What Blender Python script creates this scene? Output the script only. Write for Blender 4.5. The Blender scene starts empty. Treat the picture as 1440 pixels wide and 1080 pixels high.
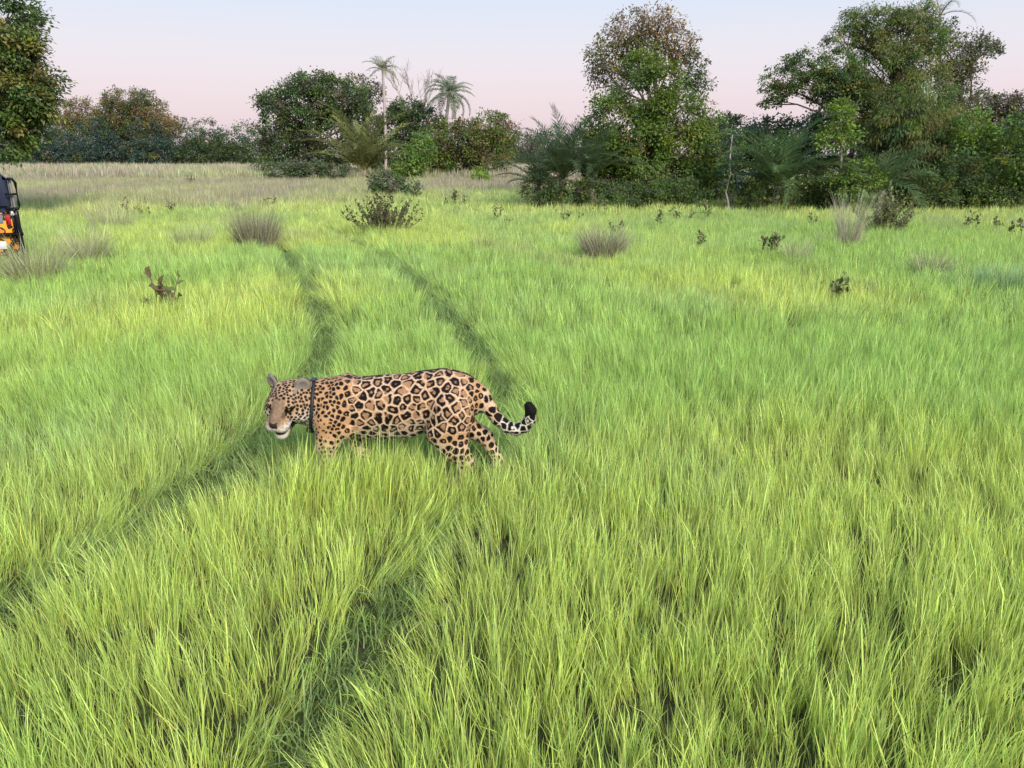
import bpy, math, random
import numpy as np
from mathutils import Vector, Matrix, kdtree

SKIP = globals().get('SKIP', ())
rng = np.random.default_rng(7)
random.seed(7)
R = math.radians
sc = bpy.context.scene
col = sc.collection

# ------------------------------------------------------------------ camera
CAM_H, FPX, PITCH = 2.0, 1083.0, math.atan(320 / 1083.0)
cam = bpy.data.cameras.new('camera')
cam.sensor_width = 36.0
cam.lens = FPX / 1440 * 36.0
cam.clip_start, cam.clip_end = 0.05, 5000
camo = bpy.data.objects.new('camera', cam)
camo.location = (0, 0, CAM_H)
camo.rotation_euler = (R(90) - PITCH, 0, 0)
col.objects.link(camo)
sc.camera = camo

# ------------------------------------------------------------------ sky and sun
SUN_EL, SUN_AZ = R(34), R(152)          # azimuth clockwise from +Y: low behind the photographer, a little to the right
w = bpy.data.worlds.new('World')
sc.world = w
w.use_nodes = True
nt = w.node_tree
nt.nodes.clear()
out = nt.nodes.new('ShaderNodeOutputWorld')
bg = nt.nodes.new('ShaderNodeBackground')
sky = nt.nodes.new('ShaderNodeTexSky')
sky.sky_type = 'NISHITA'
sky.sun_disc = False
sky.sun_elevation = R(4)
sky.sun_rotation = SUN_AZ
sky.altitude = 100
geo = nt.nodes.new('ShaderNodeNewGeometry')
sep = nt.nodes.new('ShaderNodeSeparateXYZ')
neg = nt.nodes.new('ShaderNodeMath'); neg.operation = 'MULTIPLY'; neg.inputs[1].default_value = -1
rmp = nt.nodes.new('ShaderNodeValToRGB')
nt.links.new(geo.outputs['Incoming'], sep.inputs[0])
nt.links.new(sep.outputs['Z'], neg.inputs[0])
nt.links.new(neg.outputs[0], rmp.inputs[0])
cr = rmp.color_ramp
cr.interpolation = 'B_SPLINE'
stops = [(0.0, (0.64, 0.53, 0.59)), (0.045, (0.74, 0.605, 0.655)), (0.095, (0.765, 0.685, 0.74)),
         (0.15, (0.685, 0.705, 0.80)), (0.21, (0.555, 0.68, 0.845)), (0.40, (0.45, 0.61, 0.86)), (1.0, (0.42, 0.59, 0.87))]
while len(cr.elements) < len(stops):
    cr.elements.new(0.5)
for e, (p, c) in zip(cr.elements, stops):
    e.position = p
    e.color = (*c, 1)
mixs = nt.nodes.new('ShaderNodeMix'); mixs.data_type = 'RGBA'; mixs.blend_type = 'ADD'
mixs.inputs['Factor'].default_value = 0.012
nt.links.new(rmp.outputs[0], mixs.inputs['A'])
nt.links.new(sky.outputs[0], mixs.inputs['B'])
nt.links.new(mixs.outputs['Result'], bg.inputs[0])
bg.inputs[1].default_value = 0.92
nt.links.new(bg.outputs[0], out.inputs[0])

sun = bpy.data.lights.new('sun', 'SUN')
sun.energy = 3.9
sun.angle = R(22)
sun.color = (1.0, 0.90, 0.76)
suno = bpy.data.objects.new('sun', sun)
sdir = Vector((math.sin(SUN_AZ) * math.cos(SUN_EL), math.cos(SUN_AZ) * math.cos(SUN_EL), math.sin(SUN_EL)))
suno.rotation_euler = sdir.to_track_quat('Z', 'Y').to_euler()
suno.location = sdir * 60
col.objects.link(suno)

sc.view_settings.view_transform = 'Standard'
sc.view_settings.look = 'None'
sc.view_settings.exposure = 0.28
sc.view_settings.gamma = 1.0
sc.view_settings.use_curve_mapping = False
try:
    sc.cycles.max_bounces = 3
    sc.cycles.diffuse_bounces = 2
    sc.cycles.transmission_bounces = 2
except Exception:
    pass

# ------------------------------------------------------------------ helpers
CP, SP = math.cos(PITCH), math.sin(PITCH)

def ray(u, v):
    a, b = (u - 720) / FPX, -(v - 540) / FPX
    return np.array([a, CP + b * SP, -SP + b * CP])

def at(u, v, D):                                   # the point of a pixel's ray at distance D along the field
    d = ray(u, v)
    return np.array([0, 0, CAM_H]) + d * (D / d[1])

def ground(u, v, z=0.0):
    d = ray(u, v)
    return np.array([0, 0, CAM_H]) + d * ((z - CAM_H) / d[2])

def mpp(D):                                        # metres per photo pixel at distance D
    return (D * CP + CAM_H * SP) / FPX

def _h(ix, iy, s):
    n = (ix * 374761393 + iy * 668265263 + s * 974711) & 0x7fffffff
    n = ((n ^ (n >> 13)) * 1274126177) & 0x7fffffff
    return ((n ^ (n >> 16)) & 0xffff) / 65535.0

def noise2(x, y, s=0):
    x = np.asarray(x, float); y = np.asarray(y, float)
    ix, iy = np.floor(x).astype(np.int64), np.floor(y).astype(np.int64)
    fx, fy = x - ix, y - iy
    fx, fy = fx * fx * (3 - 2 * fx), fy * fy * (3 - 2 * fy)
    a, b, c, d = _h(ix, iy, s), _h(ix + 1, iy, s), _h(ix, iy + 1, s), _h(ix + 1, iy + 1, s)
    return (a * (1 - fx) + b * fx) * (1 - fy) + (c * (1 - fx) + d * fx) * fy

def fbm(x, y, s=0):
    return (noise2(x, y, s) + .5 * noise2(2 * x + 7, 2 * y + 3, s + 1) + .25 * noise2(4 * x, 4 * y, s + 2)) / 1.75

def noise3(p, f, s=0):
    z = p[:, 2] * f
    iz = np.floor(z); t = z - iz; t = t * t * (3 - 2 * t)
    a = np.zeros(len(p)); iz = iz.astype(np.int64)
    lo = _n3(p[:, 0] * f, p[:, 1] * f, iz, s); hi = _n3(p[:, 0] * f, p[:, 1] * f, iz + 1, s)
    return lo * (1 - t) + hi * t

def _n3(x, y, iz, s):
    ix, iy = np.floor(x).astype(np.int64), np.floor(y).astype(np.int64)
    fx, fy = x - ix, y - iy
    fx, fy = fx * fx * (3 - 2 * fx), fy * fy * (3 - 2 * fy)
    o = iz * 9176 + s
    return (_h(ix, iy, o) * (1 - fx) + _h(ix + 1, iy, o) * fx) * (1 - fy) + (_h(ix, iy + 1, o) * (1 - fx) + _h(ix + 1, iy + 1, o) * fx) * fy

def sstep(a, b, x):
    t = np.clip((x - a) / (b - a), 0, 1)
    return t * t * (3 - 2 * t)

def raw_mesh(name, V, F, mat, colors=None, smooth=False):
    """V (n,3); F (m,k) one k per mesh or list of such arrays; colors (n,3) linear, per vertex"""
    Fs = F if isinstance(F, list) else [F]
    Fs = [np.asarray(f, np.int32) for f in Fs if len(f)]
    me = bpy.data.meshes.new(name)
    V = np.asarray(V, np.float32)
    me.vertices.add(len(V))
    me.vertices.foreach_set('co', V.ravel())
    nl = sum(f.size for f in Fs); nf = sum(len(f) for f in Fs)
    me.loops.add(nl)
    me.loops.foreach_set('vertex_index', np.concatenate([f.ravel() for f in Fs]))
    me.polygons.add(nf)
    tot = np.concatenate([np.full(len(f), f.shape[1], np.int32) for f in Fs])
    me.polygons.foreach_set('loop_start', np.concatenate([[0], np.cumsum(tot)[:-1]]).astype(np.int32))
    if smooth:
        me.polygons.foreach_set('use_smooth', np.ones(nf, bool))
    me.update(calc_edges=True)
    if colors is not None:
        at_ = me.color_attributes.new('Col', 'FLOAT_COLOR', 'POINT')
        c4 = np.ones((len(V), 4), np.float32); c4[:, :3] = colors
        at_.data.foreach_set('color', c4.ravel())
    if mat:
        me.materials.append(mat)
    return me

def link(name, data, parent=None, loc=(0, 0, 0), rot=(0, 0, 0), scale=None, **props):
    o = bpy.data.objects.new(name, data)
    o.location = [float(q) for q in loc]; o.rotation_euler = [float(q) for q in rot]
    if scale is not None:
        o.scale = [float(q) for q in ((scale,) * 3 if np.isscalar(scale) else scale)]
    col.objects.link(o)
    if parent:
        o.parent = parent
    for k, v in props.items():
        o[k] = v
    return o

def thing(name, label, category, loc, group=None, rz=0):
    o = link(name, None, loc=loc, rot=(0, 0, rz), label=label, category=category)
    o.empty_display_size = .2
    if group:
        o['group'] = group
    return o

class MB:
    """collects tubes, boxes and lofts into one mesh"""
    def __init__(s):
        s.V, s.Q, s.T, s.n = [], [], [], 0
    def add(s, V, Q=(), T=()):
        s.V.append(np.asarray(V, float))
        if len(Q): s.Q.append(np.asarray(Q, int) + s.n)
        if len(T): s.T.append(np.asarray(T, int) + s.n)
        s.n += len(V)
    def tube(s, P, r, k=7, cap=True):
        P = np.asarray(P, float); n = len(P)
        r = np.full(n, r, float) if np.isscalar(r) else np.asarray(r, float)
        t = np.gradient(P, axis=0); t /= np.linalg.norm(t, axis=1)[:, None] + 1e-9
        ref = np.array([0, 0, 1.0]) if abs(t[:, 2]).mean() < .8 else np.array([1.0, 0, 0])
        a = np.cross(t, ref); a /= np.linalg.norm(a, axis=1)[:, None] + 1e-9
        b = np.cross(t, a)
        th = np.arange(k) / k * 2 * math.pi
        V = P[:, None] + r[:, None, None] * (np.cos(th)[None, :, None] * a[:, None] + np.sin(th)[None, :, None] * b[:, None])
        i = np.arange(n - 1)[:, None] * k; j = np.arange(k)[None]
        Q = np.stack([i + j, i + (j + 1) % k, i + k + (j + 1) % k, i + k + j], -1).reshape(-1, 4)
        V = V.reshape(-1, 3); T = []
        if cap:
            V = np.vstack([V, P[0], P[-1]])
            for q in range(k):
                T.append((n * k, (q + 1) % k, q)); T.append((n * k + 1, (n - 1) * k + q, (n - 1) * k + (q + 1) % k))
        s.add(V, Q, T)
    def box(s, c, d, bev=0.0, rz=0.0):
        c = np.asarray(c, float); h = np.asarray(d, float) / 2
        b = min(bev, h.min() * .95)
        V = []
        # eight corners, each split into three for a chamfer
        for sx in (-1, 1):
            for sy in (-1, 1):
                for sz in (-1, 1):
                    S = np.array([sx, sy, sz])
                    for ax in range(3):
                        q = h - b; q = q.copy(); q[ax] = h[ax]
                        V.append(S * q)
        V = np.array(V)
        ca, sa = math.cos(rz), math.sin(rz)
        idx = lambda x, y, z, a: ((x * 2 + y) * 2 + z) * 3 + a
        Q, T = [], []
        for a in range(3):
            o = [k for k in range(3) if k != a]
            for sg in (0, 1):
                f = []
                for (p, q) in ((0, 0), (1, 0), (1, 1), (0, 1)):
                    k = [0, 0, 0]; k[a] = sg; k[o[0]] = p; k[o[1]] = q
                    f.append(idx(*k, a))
                if (sg == 0) != (a == 1): f = f[::-1]
                Q.append(f)
        if b > 0:
            for a in range(3):                      # edges along axis a
                o = [k for k in range(3) if k != a]
                for p in (0, 1):
                    for q in (0, 1):
                        k0 = [0, 0, 0]; k0[o[0]] = p; k0[o[1]] = q; k1 = list(k0); k1[a] = 1
                        f = [idx(*k0, o[0]), idx(*k1, o[0]), idx(*k1, o[1]), idx(*k0, o[1])]
                        Q.append(f)
            for x in (0, 1):
                for y in (0, 1):
                    for z in (0, 1):
                        T.append([idx(x, y, z, 0), idx(x, y, z, 1), idx(x, y, z, 2)])
        V = np.stack([V[:, 0] * ca - V[:, 1] * sa, V[:, 0] * sa + V[:, 1] * ca, V[:, 2]], 1) + c
        s.add(V, Q, T)
    def mesh(s, name, mat, smooth=False, colors=None):
        F = []
        if s.Q: F.append(np.vstack(s.Q))
        if s.T: F.append(np.vstack(s.T))
        return raw_mesh(name, np.vstack(s.V), F, mat, colors, smooth)

# ------------------------------------------------------------------ materials
def mat(name, color, rough=.6, metal=0.0, spec=.3, noise=0.0, scale=20.0, bump=0.0):
    m = bpy.data.materials.new(name); m.use_nodes = True
    n = m.node_tree; b = n.nodes['Principled BSDF']
    b.inputs['Base Color'].default_value = (*color, 1)
    b.inputs['Roughness'].default_value = rough; b.inputs['Metallic'].default_value = metal
    b.inputs['Specular IOR Level'].default_value = spec
    if noise or bump:
        tc = n.nodes.new('ShaderNodeTexCoord'); tx = n.nodes.new('ShaderNodeTexNoise')
        tx.inputs['Scale'].default_value = scale; tx.inputs['Detail'].default_value = 6
        n.links.new(tc.outputs['Object'], tx.inputs['Vector'])
        if noise:
            mx = n.nodes.new('ShaderNodeMix'); mx.data_type = 'RGBA'
            mx.inputs['A'].default_value = (*[c * (1 - noise) for c in color], 1)
            mx.inputs['B'].default_value = (*[min(1, c * (1 + noise)) for c in color], 1)
            n.links.new(tx.outputs['Fac'], mx.inputs['Factor']); n.links.new(mx.outputs['Result'], b.inputs['Base Color'])
        if bump:
            bp = n.nodes.new('ShaderNodeBump'); bp.inputs['Strength'].default_value = bump; bp.inputs['Distance'].default_value = .02
            n.links.new(tx.outputs['Fac'], bp.inputs['Height']); n.links.new(bp.outputs[0], b.inputs['Normal'])
    return m

def leaf_mat(name, trans=.3, rough=.55, spec=.25):
    m = bpy.data.materials.new(name); m.use_nodes = True
    n = m.node_tree; b = n.nodes['Principled BSDF']; o = n.nodes['Material Output']
    a = n.nodes.new('ShaderNodeAttribute'); a.attribute_name = 'Col'
    b.inputs['Roughness'].default_value = rough; b.inputs['Specular IOR Level'].default_value = spec
    t = n.nodes.new('ShaderNodeBsdfTranslucent'); mx = n.nodes.new('ShaderNodeMixShader'); mx.inputs[0].default_value = trans
    n.links.new(a.outputs['Color'], b.inputs['Base Color']); n.links.new(a.outputs['Color'], t.inputs[0])
    n.links.new(b.outputs[0], mx.inputs[1]); n.links.new(t.outputs[0], mx.inputs[2]); n.links.new(mx.outputs[0], o.inputs[0])
    return m

M_LEAF = leaf_mat('leaf', .40, .6, .18)
M_STRAW = leaf_mat('straw', .2, .8, .1)
M_BARK = mat('bark', (.13, .10, .075), .9, noise=.5, scale=9, bump=.6)
M_PALE = mat('pale_bark', (.30, .26, .22), .9, noise=.4, scale=9, bump=.5)
M_DEAD = mat('dead_wood', (.42, .37, .36), .9, noise=.3, scale=9, bump=.4)
M_TWIG = mat('twig', (.16, .12, .09), .9, noise=.4, scale=30)

# grass blade material: one colour per tuft (from the scatter) times one value per blade
def grass_mat():
    m = bpy.data.materials.new('grass_blade'); m.use_nodes = True
    n = m.node_tree; b = n.nodes['Principled BSDF']; o = n.nodes['Material Output']
    a = n.nodes.new('ShaderNodeAttribute'); a.attribute_type = 'INSTANCER'; a.attribute_name = 'tint'
    v = n.nodes.new('ShaderNodeAttribute'); v.attribute_name = 'Col'
    mx = n.nodes.new('ShaderNodeMix'); mx.data_type = 'RGBA'; mx.blend_type = 'MULTIPLY'; mx.inputs['Factor'].default_value = 1
    n.links.new(a.outputs['Color'], mx.inputs['A']); n.links.new(v.outputs['Color'], mx.inputs['B'])
    n.nodes.remove(b)
    b = n.nodes.new('ShaderNodeBsdfDiffuse'); gl = n.nodes.new('ShaderNodeBsdfGlossy'); gl.inputs['Roughness'].default_value = .5
    t = n.nodes.new('ShaderNodeBsdfTranslucent'); ms = n.nodes.new('ShaderNodeMixShader'); ms.inputs[0].default_value = .4
    mg = n.nodes.new('ShaderNodeMixShader'); mg.inputs[0].default_value = .05
    n.links.new(mx.outputs['Result'], b.inputs[0]); n.links.new(mx.outputs['Result'], t.inputs[0])
    n.links.new(b.outputs[0], ms.inputs[1]); n.links.new(t.outputs[0], ms.inputs[2])
    n.links.new(ms.outputs[0], mg.inputs[1]); n.links.new(gl.outputs[0], mg.inputs[2]); n.links.new(mg.outputs[0], o.inputs[0])
    return m
M_GRASS = grass_mat()

# ------------------------------------------------------------------ wheel tracks (plan)
def poly(pts, z=.12):
    P = np.array([ground(u, v, z)[:2] for u, v in pts])
    # resample
    d = np.concatenate([[0], np.cumsum(np.linalg.norm(np.diff(P, axis=0), axis=1))])
    t = np.arange(0, d[-1], .12)
    Q = np.stack([np.interp(t, d, P[:, 0]), np.interp(t, d, P[:, 1])], 1)
    for _ in range(30):
        Q[1:-1] = .5 * Q[1:-1] + .25 * (Q[:-2] + Q[2:])
    return Q
TRACK_L = poly([(330, 292), (378, 325), (408, 362), (436, 410), (456, 452), (458, 492), (430, 540), (375, 595), (310, 645), (222, 712), (120, 775), (0, 840), (-160, 920)])
TRACK_R = poly([(440, 310), (505, 338), (560, 370), (612, 420), (664, 474), (704, 522), (716, 570), (700, 630), (655, 706), (590, 790), (520, 880), (450, 965), (400, 1050), (360, 1150)])

def track_dist(x, y):
    best = np.full(len(x), 9.0); dirx = np.zeros(len(x)); diry = np.zeros(len(x)); which = np.zeros(len(x))
    for k, T in enumerate((TRACK_L, TRACK_R)):
        for i in range(0, len(x), 4000):
            s_ = slice(i, i + 4000)
            dx = x[s_, None] - T[None, :, 0]; dy = y[s_, None] - T[None, :, 1]
            d2 = dx * dx + dy * dy; j = d2.argmin(1); r = np.arange(len(j))
            d = np.sqrt(d2[r, j]); b = d < best[s_]
            best[s_] = np.where(b, d, best[s_])
            dirx[s_] = np.where(b, dx[r, j], dirx[s_]); diry[s_] = np.where(b, dy[r, j], diry[s_])
            which[s_] = np.where(b, k, which[s_])
    return best, dirx, diry, which

# ------------------------------------------------------------------ ground
def gz(x, y):
    return .05 * (fbm(np.asarray(x) * .35, np.asarray(y) * .35, 5) - .5)

def build_ground():
    a = np.linspace(-1, 1, 241)
    xs = 9 * np.sinh(a * 5.6) / np.sinh(1) * .9
    b = np.linspace(0, 1, 261)
    ys = -40 + 42 * b + 12 * (np.sinh(b * 6.2)) * .45
    X, Y = np.meshgrid(xs, ys)
    Z = gz(X, Y)
    V = np.stack([X, Y, Z], -1).reshape(-1, 3)
    nx = len(xs); i = np.arange(len(ys) - 1)[:, None] * nx; j = np.arange(nx - 1)[None]
    Q = np.stack([i + j, i + j + 1, i + j + 1 + nx, i + j + nx], -1).reshape(-1, 4)
    m = bpy.data.materials.new('meadow_soil'); m.use_nodes = True
    n = m.node_tree; p = n.nodes['Principled BSDF']; p.inputs['Roughness'].default_value = .95; p.inputs['Specular IOR Level'].default_value = .1
    tc = n.nodes.new('ShaderNodeTexCoord'); t1 = n.nodes.new('ShaderNodeTexNoise'); t1.inputs['Scale'].default_value = 9; t1.inputs['Detail'].default_value = 8
    r = n.nodes.new('ShaderNodeValToRGB'); r.color_ramp.elements[0].color = (.055, .05, .026, 1); r.color_ramp.elements[1].color = (.085, .11, .035, 1)
    r.color_ramp.elements[0].position = .35; r.color_ramp.elements[1].position = .62
    n.links.new(tc.outputs['Object'], t1.inputs['Vector']); bp = n.nodes.new('ShaderNodeBump'); bp.inputs['Strength'].default_value = .9; bp.inputs['Distance'].default_value = .05
    t2 = n.nodes.new('ShaderNodeTexNoise'); t2.inputs['Scale'].default_value = 45; t2.inputs['Detail'].default_value = 6
    n.links.new(tc.outputs['Object'], t2.inputs['Vector']); n.links.new(t2.outputs['Fac'], bp.inputs['Height']); n.links.new(bp.outputs[0], p.inputs['Normal'])
    n.links.new(t1.outputs['Fac'], r.inputs[0]); n.links.new(r.outputs[0], p.inputs['Base Color'])
    link('meadow_ground', raw_mesh('meadow_ground', V, Q, m, smooth=True), kind='structure', label='grassy meadow soil under the tall grass')
build_ground()

# ------------------------------------------------------------------ grass
def tuft(name, nb, rad, hmin, hmax, wid, seed, spread=.35, seg=4, bend=.5, var=.28, dry=.08, wave=1.0):
    g = np.random.default_rng(seed)
    ang = g.uniform(0, 2 * math.pi, nb); rr = rad * np.sqrt(g.uniform(0, 1, nb))
    root = np.stack([rr * np.cos(ang), rr * np.sin(ang), np.full(nb, -.02)], 1)
    L = g.uniform(hmin, hmax, nb) * g.uniform(.75, 1, nb)
    la = ang + g.normal(0, .9, nb)
    tilt = np.abs(g.normal(0, spread, nb)) * .7 + spread * .25 * rr / rad
    bnd = g.uniform(0, bend, nb) + (g.uniform(0, 1, nb) < .08) * bend
    t = np.linspace(0, 1, seg + 1)
    lean = tilt[:, None] * t + bnd[:, None] * t ** 2.4          # angle from the vertical along the blade
    dl = L[:, None] / seg
    dx = np.sin(lean) * dl; dz = np.cos(lean) * dl
    hx = np.concatenate([np.zeros((nb, 1)), np.cumsum((dx[:, 1:] + dx[:, :-1]) / 2, 1)], 1)
    hz = np.concatenate([np.zeros((nb, 1)), np.cumsum((dz[:, 1:] + dz[:, :-1]) / 2, 1)], 1)
    C = root[:, None] + np.stack([hx * np.cos(la)[:, None], hx * np.sin(la)[:, None], hz], -1)
    wa = g.uniform(0, math.pi, nb)
    wv = np.stack([np.cos(wa), np.sin(wa), np.zeros(nb)], 1) * (wid * g.uniform(.6, 1.3, nb))[:, None]
    prof = np.array([.7, 1, .85, .55, 0])[:seg + 1] if seg == 4 else np.interp(t, [0, .3, .7, 1], [.75, 1, .7, 0])
    Lv = C - wv[:, None] * prof[None, :, None] / 2; Rv = C + wv[:, None] * prof[None, :, None] / 2
    V = np.concatenate([Lv[:, :seg], Rv[:, :seg], C[:, seg:]], 1)           # per blade 2*seg+1
    k = 2 * seg + 1
    q = [(i, seg + i, seg + i + 1, i + 1) for i in range(seg - 1)]
    T = [(seg - 1, 2 * seg - 1, 2 * seg)]
    base = np.arange(nb)[:, None, None] * k
    Q = (base + np.array(q)[None]).reshape(-1, 4); T = (base + np.array(T)[None]).reshape(-1, 3)
    val = np.clip(g.normal(1, var, nb), .45, 1.7)
    c = np.stack([val * g.uniform(.84, 1.10, nb), val, val * g.uniform(.7, 1.2, nb)], 1)
    isdry = g.uniform(0, 1, nb) < dry
    c[isdry] *= np.array([1.30, 1.05, 1.1])
    C3 = np.repeat(c[:, None], k, 1)
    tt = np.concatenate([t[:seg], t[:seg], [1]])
    # shade at the foot put into the blade colour: darker base, lighter tip
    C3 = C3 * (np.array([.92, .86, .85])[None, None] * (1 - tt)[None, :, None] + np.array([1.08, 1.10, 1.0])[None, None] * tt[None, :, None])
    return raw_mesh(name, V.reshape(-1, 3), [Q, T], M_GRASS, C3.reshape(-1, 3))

def scatter(name, pts, rot, scl, idx, tint, meshes, **props):
    src = bpy.data.collections.new(name + '_tufts')
    for i, me in enumerate(meshes):
        src.objects.link(bpy.data.objects.new('grass_tuft_%02d' % i, me))
    n = len(pts)
    me = bpy.data.meshes.new(name); me.vertices.add(n); me.vertices.foreach_set('co', np.asarray(pts, np.float32).ravel())
    for nm, typ, arr, key in (('rot', 'FLOAT_VECTOR', rot, 'vector'), ('scl', 'FLOAT_VECTOR', scl, 'vector'), ('idx', 'INT', idx, 'value')):
        a = me.attributes.new(nm, typ, 'POINT'); a.data.foreach_set(key, np.asarray(arr, np.int32 if typ == 'INT' else np.float32).ravel())
    a = me.attributes.new('tint', 'FLOAT_COLOR', 'POINT')
    c = np.ones((n, 4), np.float32); c[:, :3] = tint; a.data.foreach_set('color', c.ravel())
    me.materials.append(M_GRASS)
    o = link(name, me, **props)
    g = bpy.data.node_groups.new(name + '_scatter', 'GeometryNodeTree')
    g.interface.new_socket('Geometry', in_out='INPUT', socket_type='NodeSocketGeometry')
    g.interface.new_socket('Geometry', in_out='OUTPUT', socket_type='NodeSocketGeometry')
    N = g.nodes; gi, go = N.new('NodeGroupInput'), N.new('NodeGroupOutput')
    ip = N.new('GeometryNodeInstanceOnPoints'); ci = N.new('GeometryNodeCollectionInfo')
    ci.inputs['Collection'].default_value = src; ci.inputs['Separate Children'].default_value = True; ci.inputs['Reset Children'].default_value = True
    def na(nm, typ):
        q = N.new('GeometryNodeInputNamedAttribute'); q.data_type = typ; q.inputs['Name'].default_value = nm
        return q.outputs['Attribute']
    er = N.new('FunctionNodeEulerToRotation')
    L = g.links.new
    L(gi.outputs[0], ip.inputs['Points']); L(ci.outputs[0], ip.inputs['Instance'])
    ip.inputs['Pick Instance'].default_value = True
    L(na('idx', 'INT'), ip.inputs['Instance Index']); L(na('rot', 'FLOAT_VECTOR'), er.inputs[0]); L(er.outputs[0], ip.inputs['Rotation'])
    L(na('scl', 'FLOAT_VECTOR'), ip.inputs['Scale']); L(ip.outputs[0], go.inputs[0])
    md = o.modifiers.new('scatter', 'NODES'); md.node_group = g
    return o

JAG = ground(548, 676)                       # under the middle of the animal
JS = .955                                     # size of the animal

G_BRIGHT, G_GREEN, G_BLUE = np.array([.585, .70, .20]), np.array([.44, .62, .185]), np.array([.42, .59, .24])
G_DRY, G_TAN = np.array([.46, .46, .26]), np.array([.375, .345, .275])

def wedge(n, y0, y1, mx=1.18, pad=1.2):
    """points spread evenly over the visible part of the field and a margin"""
    out = np.zeros((0, 2))
    k = .665 * mx
    while len(out) < n:
        y = rng.uniform(y0, y1, n); x = rng.uniform(-1, 1, n) * (k * y1 + pad)
        ok = np.abs(x) < k * np.maximum(y, 0) + pad
        out = np.vstack([out, np.stack([x, y], 1)[ok]])
    return out[:n]

def warea(y0, y1, mx=1.18, pad=1.2):
    k = .665 * mx
    return k * (y1 ** 2 - max(y0, 0) ** 2) + 2 * pad * (y1 - y0)

def field(name, y0, y1, dens, meshes, tall, label, dry_amount=0.0):
    n = int(warea(y0, y1) * dens)
    P = wedge(n, y0, y1)
    x, y = P[:, 0], P[:, 1]
    d, dx, dy, wh = track_dist(x, y)
    hn = fbm(x * .9, y * .9, 11); pat = fbm(x * .28 + 40, y * .28, 21); fine = fbm(x * 3.1, y * 3.1, 31)
    h = tall * (.72 + .42 * hn + .35 * (fine - .5)) * rng.uniform(.62, 1.25, n)
    # bunches: grass gathers in clumps with lower gaps between
    bunch = fbm(x * 2.2 + 9, y * 2.2, 41)
    h *= .86 + .26 * sstep(.30, .62, bunch)
    wob = .10 * (noise2(x * 1.4, y * 1.4, 51) - .5)
    rw = .075 * sstep(4.5, 8, y)                                         # the near end of the tracks is half closed by grass
    inr = 1 - sstep(.045 + rw * .4, .15 + rw * .7, d + wob * 1.4)                                # 1 in a rut
    near_r = (1 - sstep(.12, .42, d)) * (1 - inr)
    h *= 1 - (.76 - .20 * sstep(8, 14, y)) * inr
    h *= 1 - .18 * near_r
    keep = rng.uniform(0, 1, n) > .35 * inr
    # under and beside the animal the grass is pressed down
    jx, jy = x - JAG[0], y - JAG[1]
    body = (1 - sstep(.14, .26, np.abs(jy))) * (1 - sstep(.70, .85, np.abs(jx + .05)))
    h *= 1 - .12 * body
    hindr = 1 - sstep(.12, .34, np.hypot(jx - .52, (jy + .22) * .6))
    h *= 1 - .42 * hindr
    fr = (1 - sstep(.15, .42, np.hypot((jx + .62) * .8, (jy + .28) * .6)))
    h *= 1 - .30 * fr
    front = (1 - sstep(.14, .26, np.abs(jy + .38))) * sstep(-.66, -.56, jx) * (1 - sstep(.70, .85, jx))
    fh = 1.22 - .26 * sstep(.15, .40, jx)
    h = np.maximum(h, front * fh * rng.uniform(.85, 1.12, n)); inr = inr * (1 - front); near_r = near_r * (1 - front)
    keep = keep | (front > .5)
    # lean: a soft breeze pattern plus falling over into the ruts
    wx = .20 * (fbm(x * .5, y * .5, 61) - .5) * 2; wy = .18 * (fbm(x * .5 + 30, y * .5, 71) - .5) * 2
    ld = np.hypot(dx, dy) + 1e-6
    wx += -(dx / ld) * .55 * near_r + inr * rng.normal(0, .85, n) - .04
    wy += -(dy / ld) * .55 * near_r + inr * rng.normal(-.2, .85, n)
    wx += rng.normal(0, .12, n); wy += rng.normal(0, .12, n)
    rot = np.stack([-wy, wx, rng.uniform(0, 2 * math.pi, n)], 1)      # applied x, y, z: turn about z last -> build it properly below
    # Euler XYZ turns z last, so bring the lean into the turned frame
    cz, sz = np.cos(rot[:, 2]), np.sin(rot[:, 2])
    lx = wx * cz + wy * sz; ly = -wx * sz + wy * cz
    rot[:, 0], rot[:, 1] = -ly, lx
    base = h[:, None] * np.array([1, 1, 1]); wide = np.clip(h, .65, 1.25)
    scl = np.stack([wide, wide, h], 1)
    a = sstep(.34, .66, pat)[:, None]; b = sstep(.52, .74, fbm(x * .4 + 77, y * .4 + 13, 81))[:, None]
    tint = G_GREEN * (1 - a) + G_BRIGHT * a
    tint = tint * (1 - .55 * b) + G_BLUE * .55 * b
    dr = sstep(.60, .78, fbm(x * .55 + 5, y * .55 + 55, 91)) * .45 * sstep(6, 16, y) + dry_amount
    # the dry pale stretch at the back, reaching farther forward on the left
    edge = 27 + 12 * sstep(-16, 2, x) + 26 * sstep(2, 14, x) + 14 * (fbm(x * .12, y * .12, 15) - .5)
    dz = sstep(-3, 6, y - edge)
    tan = (sstep(.30, .62, fbm(x * .22, y * .09, 25)) * .35 + .62) * dz
    fd = (sstep(14, 34, y) * .55)[:, None]
    tint = tint * (1 - fd) + np.array([.44, .53, .235]) * fd
    tint = tint * (1 - dr[:, None]) + G_DRY * dr[:, None]
    tint = tint * (1 - tan[:, None]) + G_TAN * tan[:, None]
    h2 = 1 + .55 * dz
    scl[:, 2] *= h2
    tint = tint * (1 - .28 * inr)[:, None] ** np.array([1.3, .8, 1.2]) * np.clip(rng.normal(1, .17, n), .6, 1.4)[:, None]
    idx = rng.integers(0, len(meshes), n)
    pts = np.stack([x, y, gz(x, y)], 1)
    k = keep
    return scatter(name, pts[k], rot[k], scl[k], idx[k], tint[k], meshes, kind='stuff', label=label, category='grass')

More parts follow.
